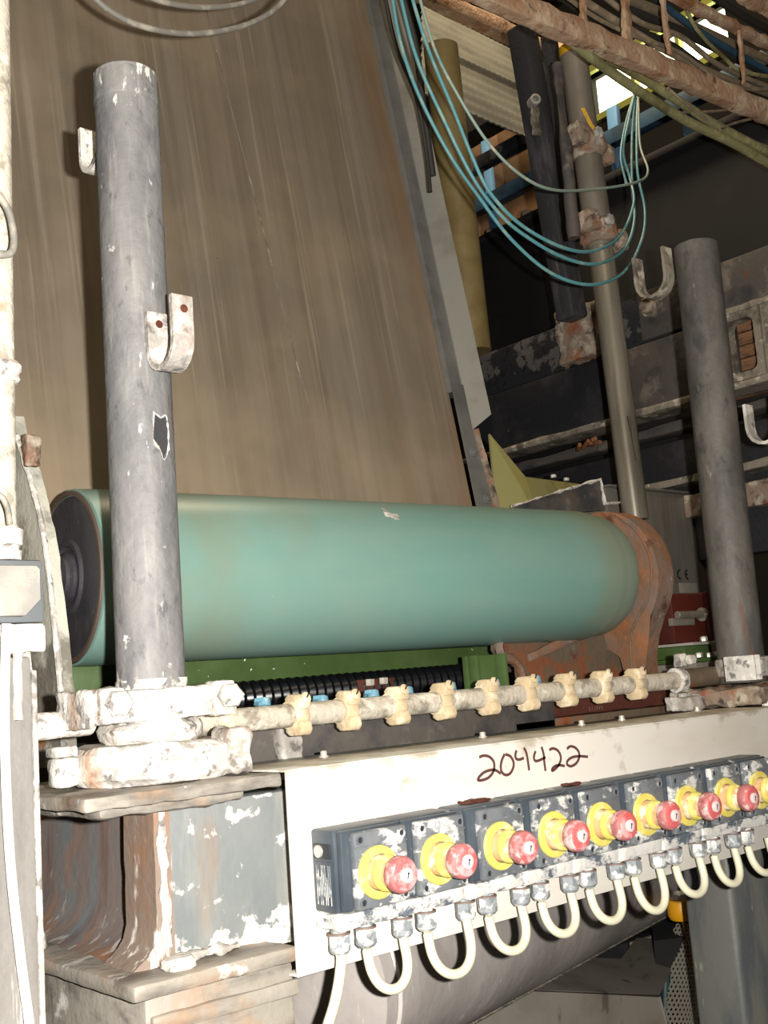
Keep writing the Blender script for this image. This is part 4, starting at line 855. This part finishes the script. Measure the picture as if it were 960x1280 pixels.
for (xx, ln, l) in ((1.125, .05, 'rust-brown flake lying on top of the third stop box'), (1.345, .03, 'smaller rust-brown flake lying on top of the fifth stop box')):
    b = B(); b.box(xx, xx + ln, 1.165, 1.180, 1.3275, 1.3315, .001); b.rough(.003, 60, .006, 3, xx); tag(b.done('rust_flake', 'rustdark'), l, 'flake')
# cable loops between boxes
for k in range(9):
    xa = BX0 + offs[k] + .056; xb = BX0 + (offs[k+1] if k < 8 else offs[8] + .109) + .014
    cx = (xa + xb) / 2; rr_ = (xb - xa) / 2; dz = 1.178
    dip = (.058, .063, .056, .054, .056, .061, .055, .056, .055)[k]
    pts = [(xa, 1.168, dz)]
    for j in range(0, 13):
        a = PI * j / 12; pts.append((cx - rr_ * math.cos(a) * (1 + .10 * math.sin(a)), 1.166 - .012 * math.sin(a), dz - .012 - (dip - .012) * math.sin(a) ** .85))
    pts.append((xb, 1.168, dz))
    b = B(); b.tube(pts, .0066, 14, smooth=2); o = b.done('cable_loop', 'cream')
    tag(o, ('leftmost cream cable loop hanging under the stop boxes' if k == 0 else 'last cream cable loop under the stop boxes, at the right edge' if k == 8 else ordn[k-1] + ' cream cable loop from the left under the stop boxes'), 'cable', 'cream cable loops between the stop boxes')
x0 = BX0 + .014
b = B(); b.tube([(x0, 1.168, 1.178), (x0, 1.167, 1.168), (0.8845, 1.1650, 1.1465), (0.8711, 1.1600, 1.1222), (0.8490, 1.1500, 1.0970), (0.8288, 1.1400, 1.0593)], .0066, 14, smooth=6)
tag(b.done('feed_cable', 'cream'), 'single cream cable hanging straight down from the leftmost gland', 'cable')

# ------------------------------------------------------------ duct, guard and lamp below the panel
a0_, a1_ = vv((1.4141, 1.5000, 0.9131)), vv((2.6560, 1.9200, 0.8555))
dd = (a1_ - a0_).normalized(); side_ = Vector((0, 0, 1)); perp = dd.cross(Vector((0, 1, 0))).normalized()
if perp.z < 0: perp = -perp
RD = .15
# silhouette of a cylinder: offset its axis so the lower edge of view passes the two points
def axis_pt(p):
    v = (p - CAM).normalized(); n_ = v.cross(dd).normalized()
    if n_.z < 0: n_ = -n_
    return p + n_ * RD
q0, q1 = axis_pt(a0_), axis_pt(a1_)
t = thing('grey_duct', 'big scratched grey duct sloping below the stainless panel', 'duct', (q0.x, q0.y, q0.z - .2))
b = B()
DS = (q0.x - 1.02) / dd.x
b.cyl(q0 - dd * DS, q1 + dd * .05, RD, 96); b.done('shell', 'duct', t)
b = B(); b.lathe(q0 - dd * (DS - .03), dd, [(0, RD + .001), (.003, RD + .006), (.012, RD + .006), (.015, RD + .001)], 64, cap=False); b.done('joint_ring', 'duct', t)
va = [axis_pt(a0_) , axis_pt(a1_)]
b = B(); n_ = (a0_ - q0).normalized(); b.tube([a0_ - dd * (DS - .01) + n_ * .002, a1_ + dd * .02 + n_ * .002], .004, 8); b.done('seam_bead', 'limepipe', t)
t = thing('sheet_guard', 'folded dull stainless guard under the duct, dark rust stains', 'guard', (1.9682, 1.7500, 0.7394))
G1 = [(1.9521, 1.9500, 0.7943), (2.5719, 2.0500, 0.7634), (2.7129, 2.0000, 0.7481), (2.2302, 1.7200, 0.7435), (1.6575, 1.7200, 0.8824)]
slab([(1.6577, 1.7200, 0.8839), (2.2302, 1.7200, 0.7435), (2.7059, 1.9800, 0.7433), (2.4944, 1.9800, 0.7886), (2.4202, 1.9800, 0.7512), (2.1907, 1.9800, 0.8020)], .004, 'steel_dull', 'top_sheet', t)
slab([(1.5715, 1.7200, 0.9074), (2.2302, 1.7200, 0.7435), (2.2689, 1.7200, 0.5848), (1.5558, 1.7200, 0.7693)], .004, 'steel_dull', 'front_sheet', t)
b = B(); b.tube([(1.5687, 1.7170, 0.9084), (2.2263, 1.7170, 0.7448), (2.2650, 1.7170, 0.5864)], .003, 6); b.done('folded_edge', 'steel_dull', t)
b = B(); b.box((2.4896, 1.9900, 0.7843)[0], (2.7195, 1.9900, 0.7395)[0], 1.985, 2.0, (2.5915, 1.9900, 0.7644)[2], (2.5944, 1.9900, 0.7805)[2], .002); b.done('rear_lip', 'steel_dull', t)
B().box((2.5668, 2.1000, 0.7058)[0] - .2, (2.5668, 2.1000, 0.7058)[0] + .25, 2.04, 2.08, .6, (2.5254, 2.0600, 0.7651)[2], .004).done('rear_plate', 'beamdark', t)
# perforated mesh guard
t = thing('perforated_guard', 'curved perforated metal guard beside the right column', 'guard', (2.4707, 1.8500, 0.6030))
b = B()
cols, rows = 11, 26
o0, o1 = vv((2.3223, 1.8000, 0.6102)), vv((2.2791, 1.6600, 0.6455)); t0, t1 = vv((2.5055, 1.8600, 0.8378)), vv((2.4503, 1.7400, 0.8607))
def gp(u, v_):
    l = o0 + (o1 - o0) * u; h_ = t0 + (t1 - t0) * u; p = l + (h_ - l) * v_
    return p + Vector((.3, -.9, 0)) * (.018 * math.sin(PI * u))
for i in range(cols):
    for j in range(rows):
        off = .5 if j % 2 else 0
        cu, cv = (i + .5 + off) / (cols + .5), (j + .5) / rows
        du, dv = .5 / (cols + .5), .5 / rows
        ring = []; outer = []
        for k in range(6):
            a = PI / 3 * k + PI / 6
            ring.append(b.bm.verts.new(gp(cu + du * .62 * math.cos(a), cv + dv * .72 * math.sin(a))))
            outer.append(b.bm.verts.new(gp(cu + du * 1.155 * math.cos(a), cv + dv * 1.33 * math.sin(a))))
        for k in range(6): b.bm.faces.new((ring[k], ring[(k+1) % 6], outer[(k+1) % 6], outer[k]))
o = b.done('mesh_sheet', 'mesh', t); md = o.modifiers.new('thick', 'SOLIDIFY'); md.thickness = .0015
b = B(); b.poly([(p[0], p[1]) for p in ((2.3987, 1.8500, 0.6863), (2.4812, 1.8000, 0.6753), (2.7643, 2.0000, 0.5821), (2.5932, 2.0000, 0.6203))], 2, .7, (2.5120, 1.8500, 0.8179)[2]); b.done('motor_body', 'black', t)
tag(B().cyl((2.4083, 1.8300, 0.7441), (2.3637, 1.8300, 0.5393), .012, 20).done('teal_tube', 'teal'), 'dark teal tube left of the perforated guard', 'tube')
tag(B().box((2.2359, 1.6200, 0.8349)[0], (2.2539, 1.6200, 0.8312)[0], 1.62, 1.63, .8, (2.2245, 1.6200, 0.7769)[2]).done('green_strip', 'green'), 'narrow green strip between perforated guard and right column', 'strip')
t = thing('amber_fitting', 'amber-yellow cup fitting with a thin rod, below the cable loops', 'fitting', (2.3196, 1.7000, 0.8984))
c = vv((2.3250, 1.7000, 0.9267)); 
b = B(); b.lathe(c, (.05, 0, -1), [(-.02, .030), (0, .034), (.016, .035), (.026, .030), (.030, .016)], 32); b.done('cup', 'lampyellow', t)
B().lathe(c + Vector((0, 0, .021)), (0, 0, 1), [(0, .026), (.012, .024)], 24).done('pale_top', 'crust', t)
B().tube([c + Vector((.0, 0, -.03)), (2.3342, 1.7000, 0.7900)], .0035, 8).done('rod', 'lampyellow', t)

# right column under panel
t = thing('right_column', 'slate-grey machine column under the right end of the stainless panel', 'column', (2.1, 1.4, 0))
B().box(2.006, 2.46, 1.345, 1.46, 0, 1.382, .012, 3).done('body', 'column', t)

# ------------------------------------------------------------ far left: column, junction box, conduit
t = thing('left_column', 'narrow limed grey column at the lower left edge', 'column', (.46, 1.24, 0))
b = B(); b.box(.395, .517, 1.20, 1.30, 0, 1.560, .004); b.done('body', 'column_l', t)
b = B(); b.box(.5175, .524, 1.202, 1.235, 0, 1.545, .002); b.done('edge_strip', 'crust_grey', t)
b = B(); b.tube([(0.4856, 1.1900, 1.5951), (0.4823, 1.1900, 1.5269), (0.4812, 1.1900, 1.4433), (0.4841, 1.1900, 1.3448), (0.4928, 1.1900, 1.2472), (0.5012, 1.1900, 1.1745), (0.5090, 1.1900, 1.0872)], .0052, 12, smooth=5)
tag(b.done('white_cable', 'whitecable'), 'white cable running down the front of the left column', 'cable')
t = thing('junction_box', 'dusty grey octagonal-lidded junction box at the left edge', 'junction box', (.47, 1.23, 1.59))
j0, j1 = (0.4861, 1.2050, 1.6622), (0.5376, 1.2050, 1.5998); xa = j1[0] - .125; zb_, zt_ = j1[2] - .002, j0[2] + .003
B().box(xa, j1[0] + .003, 1.215, 1.27, zb_, zt_ + .004, .004).done('case', 'jboxdark', t)
ch = .018; x0, x1, z0, z1 = xa + .004, j1[0] - .006, zb_ + .007, zt_ - .004
b = B(); b.poly([(x0 + ch, z0), (x1 - ch, z0), (x1, z0 + ch), (x1, z1 - .004), (x1 - .004, z1), (x0 + .004, z1), (x0, z1 - .004), (x0, z0 + ch)], 1, 1.203, 1.2145)
bmesh.ops.bevel(b.bm, geom=b.bm.edges[:], offset=.001, segments=1, profile=.5, affect='EDGES'); ld = b.done('lid', 'jbox', t)
for (px, r_) in ((0, .0115), (1, .0085)):
    c = vv((0.4945, 1.2030, 1.6329)) if px == 0 else vv((0.5195, 1.2030, 1.6489))
    b = B(); b.lathe((c.x, 1.2035, c.z), (0, -1, 0), [(0, r_), (.0012, r_), (.0012, r_ - .0014), (0, r_ - .0014)], 28, cap=False)
    for k in (-1, 0, 1): b.box(c.x - r_ * .6, c.x + r_ * .6, 1.2022, 1.2032, c.z + k * r_ * .4 - .0006, c.z + k * r_ * .4 + .0006)
    b.done('embossed_mark', 'jbox', ld)
b = B(); b.box(xa, j1[0] - .002, 1.205, 1.27, zb_ - .010, zb_ - .001, .003); b.rough(.003, 50, .008, 3); b.done('scale_edge', 'crust', t)
g = vv((0.5024, 1.2350, 1.6891))
t2 = B(); t2.lathe((g.x, 1.235, zt_ + .005), (0, 0, 1), [(0, .020), (.010, .020), (.011, .017), (.016, .017), (.017, .0215), (.034, .0215), (.038, .016), (.046, .014)], 20); t2.rough(.0016, 60, .01, 1); t2.done('gland', 'crust', t)
t = thing('mount_bracket', 'white and rust crusted bracket under the junction box', 'bracket', (0.5080, 1.2200, 1.5663))
a = (0.4728, 1.2200, 1.5963); b_ = (0.5357, 1.2200, 1.5644)
b = B(); b.box(a[0], b_[0], 1.205, 1.26, b_[2], a[2] - .002, .003); b.rough(.003, 40, .010, 4); b.done('plate', 'crust', t)
b = B(); b.tube([(0.5178, 1.2150, 1.5656), (0.5192, 1.2150, 1.5479), (0.5239, 1.2150, 1.5186)], .0045, 8); b.done('pin', 'crust', t)
b = B(); b.tube([(0.5015, 1.2000, 1.5651), (0.4993, 1.1970, 1.4921)], .005, 8); b.rough(.002, 50, .01, 3); b.done('pin', 'crust_grey', t)
# conduit
t = thing('left_conduit', 'pale limed conduit rising along the left edge to the top', 'conduit', (0.5046, 1.2350, 1.7075))
ct, cb_ = vv((0.5066, 1.2350, 2.4041)), vv((0.4990, 1.2350, 1.7027))
b = B(); b.cyl(cb_, ct, .0185, 28); b.rough(.0008, 50, .02, 2); b.done('tube', 'limepipe', t)
c = vv((0.5050, 1.2350, 1.8895)); b = B(); b.lathe(c - Vector((0, 0, .012)), (0, 0, 1), [(0, .019), (.003, .0215), (.008, .020), (.013, .0225), (.02, .0225), (.024, .019)], 24); b.rough(.0012, 60, .01, 1); b.done('coupling', 'crust', t)
b = B(); b.tube([(0.4625, 1.1900, 2.1222), (0.4840, 1.1900, 2.0908), (0.4985, 1.1900, 2.0709), (0.5045, 1.1900, 2.0431), (0.5031, 1.1900, 2.0234), (0.4926, 1.1900, 2.0155), (0.4605, 1.1900, 2.0147)], .0045, 10, smooth=6)
tag(b.done('cable_bight', 'tube_grey'), 'grey cable bight poking in at the left edge, high on the conduit', 'cable')
b = B(); b.tube([(0.4554, 1.1900, 1.7426), (0.4799, 1.1900, 1.7369), (0.4895, 1.1900, 1.7231), (0.4959, 1.2000, 1.7063)], .0035, 10, smooth=6)
tag(b.done('grey_cable', 'tube_grey'), 'short dark grey cable curving at the left edge above the box gland', 'cable')

# ------------------------------------------------------------ cables at the top left
for k, (pts, r, m, l) in enumerate((
    ([(0.7478, 1.5000, 2.6360), (0.7943, 1.5000, 2.6008), (0.8577, 1.5000, 2.5897), (0.9436, 1.5000, 2.6053), (1.0384, 1.5000, 2.6471), (1.1182, 1.5000, 2.7030), (1.1860, 1.5000, 2.7787)], .0050, 'tube_grey', 'lowest drooping grey cable at the top left, in front of the sheet'),
    ([(0.8215, 1.5200, 2.6756), (0.8941, 1.5200, 2.6625), (0.9798, 1.5200, 2.6776), (1.0725, 1.5200, 2.7175), (1.1643, 1.5200, 2.7817)], .0045, 'tube_grey', 'upper drooping grey cable at the top left, in front of the sheet'))):
    b = B(); b.tube(pts, r, 12, smooth=8); tag(b.done('drooping_cable', m), l, 'cable', 'drooping cables top left')
# dark cables behind the blue tubes
for k, (pts, r) in enumerate((([(1.7042, 1.8200, 3.1638), (1.7537, 1.8400, 3.0238), (1.8247, 1.8600, 2.9294), (1.8642, 1.8800, 2.8009), (1.8664, 1.8800, 2.6958)], .005), ([(1.7822, 1.8400, 3.2046), (1.8387, 1.8600, 3.0625), (1.8676, 1.8800, 2.9087), (1.8994, 1.9000, 2.7544)], .009))):
    b = B(); b.tube(pts, r, 10, smooth=6); tag(b.done('dark_cable', 'cable_dark'), ('thin dark cable beside the sheet rail, behind the blue tubes', 'thick dark cable just right of the sheet rail, behind the blue tubes')[k], 'cable', 'dark cables beside the rail')
# blue air tubes
TB = [
 ([(1.5785, 1.6600, 3.0267), (1.5938, 1.6600, 2.8977), (1.6345, 1.6600, 2.7870), (1.7138, 1.6600, 2.6668), (1.8047, 1.6600, 2.5782), (1.9005, 1.6600, 2.4984), (2.0325, 1.6600, 2.4415), (2.1819, 1.6600, 2.4407), (2.3755, 1.7000, 2.5242), (2.5429, 1.7500, 2.6660), (2.6482, 1.8000, 2.7987), (2.7070, 1.8500, 2.9497), (2.8025, 1.9000, 3.1390), (2.9007, 1.9500, 3.2986)], .0042, 'tube_blue', 'lowest-hanging blue-green air tube, looping down in front of the steel pipe'),
 ([(1.5812, 1.6400, 3.0165), (1.6191, 1.6400, 2.8580), (1.6893, 1.6400, 2.7275), (1.7634, 1.6400, 2.6139), (1.8328, 1.6400, 2.5500), (1.9080, 1.6400, 2.5123), (2.0442, 1.6400, 2.4812), (2.1935, 1.6500, 2.4936), (2.4144, 1.7200, 2.6011), (2.5629, 1.7800, 2.7404), (2.6576, 1.8400, 2.8956), (2.7724, 1.9000, 3.1043), (2.8875, 1.9500, 3.2946)], .0042, 'tube_blue', 'second-lowest blue-green air tube loop in front of the steel pipe'),
 ([(1.5934, 1.6200, 3.0099), (1.6383, 1.6200, 2.8733), (1.7038, 1.6200, 2.7416), (1.7477, 1.6200, 2.6492), (1.7946, 1.6200, 2.5754), (1.8874, 1.6200, 2.5199), (2.0229, 1.6200, 2.4938), (2.1697, 1.6400, 2.5187), (2.3754, 1.7000, 2.6239), (2.5677, 1.7800, 2.7892), (2.6519, 1.8400, 2.9066), (2.6891, 1.8800, 3.0211), (2.7943, 1.9200, 3.1722), (2.8832, 1.9500, 3.2933)], .0042, 'tube_blue', 'middle blue-green air tube loop crossing the lower pipe clamp'),
 ([(1.5980, 1.6000, 3.0005), (1.6378, 1.6000, 2.8629), (1.6979, 1.6000, 2.7723), (1.7824, 1.6000, 2.6824), (1.8808, 1.6000, 2.6310), (2.0023, 1.6100, 2.6275), (2.2231, 1.6600, 2.7010), (2.4746, 1.7000, 2.7987), (2.6265, 1.7600, 2.8946), (2.7209, 1.8400, 3.0380), (2.8902, 1.9400, 3.2907)], .0036, 'tube_pale', 'uppermost pale dusty air tube, crossing the steel pipe highest'),
 ([(2.6156, 1.8300, 2.8812), (2.6606, 1.8700, 2.9966), (2.7752, 1.9200, 3.1534), (2.8936, 1.9600, 3.3011)], .0036, 'tube_blue', 'short blue air tube end hanging below the window')]
for pts, r, m, l in TB:
    b = B(); b.tube(pts, r, 10, smooth=8); tag(b.done('air_tube', m), l, 'air tube', 'blue air tubes looping in front of the posts')

# ------------------------------------------------------------ rusty cable tray, top right
t = thing('cable_tray', 'rust-covered overhead cable tray crossing the top right corner', 'cable tray', (2.2655, 1.5000, 3.0229))
def ray_box(p, q, h, dpt, name, m, amp=.006):
    p = vv(p); q = vv(q); b = B(); b.obox((p + q) / 2 + Vector((0, dpt / 2, 0)), (q - p, (0, 1, 0)), (q - p).length, dpt, h, .004); b.rough(amp, 24, .02, 5); return b.done(name, m, t)
ray_box((1.5961, 1.5000, 2.9734), (3.0859, 1.5000, 3.0485), .058, .035, 'lower_rail', 'rusttray', .008)
ray_box((2.5236, 1.5500, 3.3045), (3.2488, 1.5500, 3.3377), .022, .03, 'upper_rail', 'rusttray', .007)
ray_box((2.8019, 1.5600, 3.4600), (3.3002, 1.5600, 3.4700), .045, .03, 'top_edge', 'rusttray', .008)
for k, (a, b_, wd) in enumerate((((2.0848, 1.5200, 3.1404), (2.0738, 1.5200, 3.0311), .020), ((2.2582, 1.5200, 3.2061), (2.2478, 1.5200, 3.0315), .026), ((2.4410, 1.5300, 3.2810), (2.4424, 1.5300, 3.0793), .014), ((2.8149, 1.5300, 3.2773), (2.8025, 1.5300, 3.1078), .012))):
    a = vv(a); b_ = vv(b_); b = B(); b.obox((a + b_) / 2, (b_ - a, (0, 1, 0)), (b_ - a).length, .012, wd, .002); b.rough(.005, 40, .012, 4, k); b.done('rung', 'rusttray', t)
CB = [([(2.0983, 1.6200, 3.2124), (2.3176, 1.6200, 3.1925), (2.5612, 1.6200, 3.1784), (2.8367, 1.6200, 3.1869), (3.2483, 1.6200, 3.2271)], .010, 'cable_brown'),
      ([(2.2736, 1.6400, 3.2791), (2.4912, 1.6400, 3.2461), (2.6828, 1.6400, 3.2714), (2.9001, 1.6400, 3.2425), (3.2942, 1.6400, 3.2723)], .008, 'cable_brown'),
      ([(2.5436, 1.6600, 3.3926), (2.7274, 1.6600, 3.3553), (2.9302, 1.6600, 3.3405), (3.3455, 1.6600, 3.3394)], .010, 'bluedark'),
      ([(2.7232, 1.6700, 3.4663), (2.9224, 1.6700, 3.4353), (3.1438, 1.6700, 3.4317), (3.3845, 1.6700, 3.4277)], .012, 'cable_brown'),
      ([(2.0992, 1.6000, 3.1688), (2.2364, 1.6000, 3.1484), (2.4217, 1.6000, 3.1539), (2.6069, 1.6000, 3.1739), (2.8607, 1.6000, 3.1520), (3.2196, 1.6000, 3.2524)], .006, 'cable_brown'),
      ([(2.6285, 1.6000, 3.3863), (2.7391, 1.6200, 3.3055), (2.8723, 1.6200, 3.2569), (2.9398, 1.6000, 3.2227), (3.2282, 1.6000, 3.2877)], .006, 'mossy')]
CB += [([(2.1942, 1.6900, 3.3228), (2.4615, 1.6900, 3.3176), (2.7682, 1.6900, 3.3446), (3.1130, 1.6900, 3.3548), (3.4591, 1.6900, 3.3806)], .013, 'cable_dark'),
       ([(2.3374, 1.7200, 3.3910), (2.5480, 1.7200, 3.3879), (2.8660, 1.7200, 3.4154), (3.1788, 1.7200, 3.4358), (3.5332, 1.7200, 3.4652)], .014, 'cable_brown'),
       ([(2.1923, 1.7200, 3.2930), (2.4209, 1.7200, 3.2684), (2.7243, 1.7200, 3.3092), (3.0101, 1.7200, 3.2824), (3.4953, 1.7200, 3.3127)], .012, 'cable_dark'),
       ([(2.9334, 1.7400, 3.6124), (3.1970, 1.7400, 3.5879), (3.6020, 1.7400, 3.5997)], .014, 'cable_dark')]
CL = ['lowest thick brown cable inside the tray', 'brown cable bowing across the second tray rung', 'dark blue cable inside the tray near the upper rail', 'thick brown cable just below the upper tray rail', 'thin brown cable wandering between the tray rungs', 'thin moss-green cable crossing inside the tray', 'black cable running behind the brown cables in the tray', 'thickest dusty brown cable at the back of the tray', 'black cable at the bottom back of the tray', 'black cable at the upper right end of the tray']
for (pts, r, m), l in zip(CB, CL):
    b = B(); b.tube(pts, r, 12, smooth=6); tag(b.done('tray_cable', m), l, 'cable', 'cables lying in the rusty tray')
MS = [([(1.8517, 1.5700, 3.0597), (2.0017, 1.5600, 3.0186), (2.0606, 1.5400, 2.9828), (2.1331, 1.5400, 2.9649), (2.2714, 1.5400, 2.9405), (2.5071, 1.5400, 2.9132), (2.6991, 1.5200, 2.8911), (2.9467, 1.5000, 2.8492)], .0125, 'mossy', 'lower mossy green hose hanging under the rusty tray'),
      ([(1.9174, 1.6000, 3.1112), (2.1016, 1.6000, 3.0831), (2.2214, 1.6000, 3.0545), (2.4527, 1.6000, 3.0323), (2.6136, 1.6000, 3.0134), (2.7125, 1.5800, 2.9805), (3.0455, 1.5450, 2.9327)], .0125, 'mossy', 'upper mossy green hose pressed against the rusty tray')]
for pts, r, m, l in MS:
    b = B(); b.tube(pts, r, 16, smooth=8); tag(b.done('mossy_hose', m), l, 'hose', 'mossy hoses under the tray')
for pts, l in (([(2.4950, 1.5800, 3.0244), (2.6180, 1.5800, 2.9913), (2.7911, 1.5800, 2.9737), (3.1240, 1.5800, 3.0039)], 'dark thin cable sagging behind the mossy hoses'), ([(2.5514, 1.6000, 2.9810), (2.7559, 1.6000, 3.0434), (3.2082, 1.6000, 3.2058)], 'dark thin cable running level right behind the mossy hoses'), ([(2.6784, 1.5500, 2.9432), (2.8080, 1.5600, 3.0085), (3.1611, 1.5800, 3.1558)], 'dark thin cable branching up right from the mossy hoses')):
    b = B(); b.tube(pts, .004, 10, smooth=6); tag(b.done('thin_cable', 'cable_brown'), l, 'cable', 'thin cables under the tray')
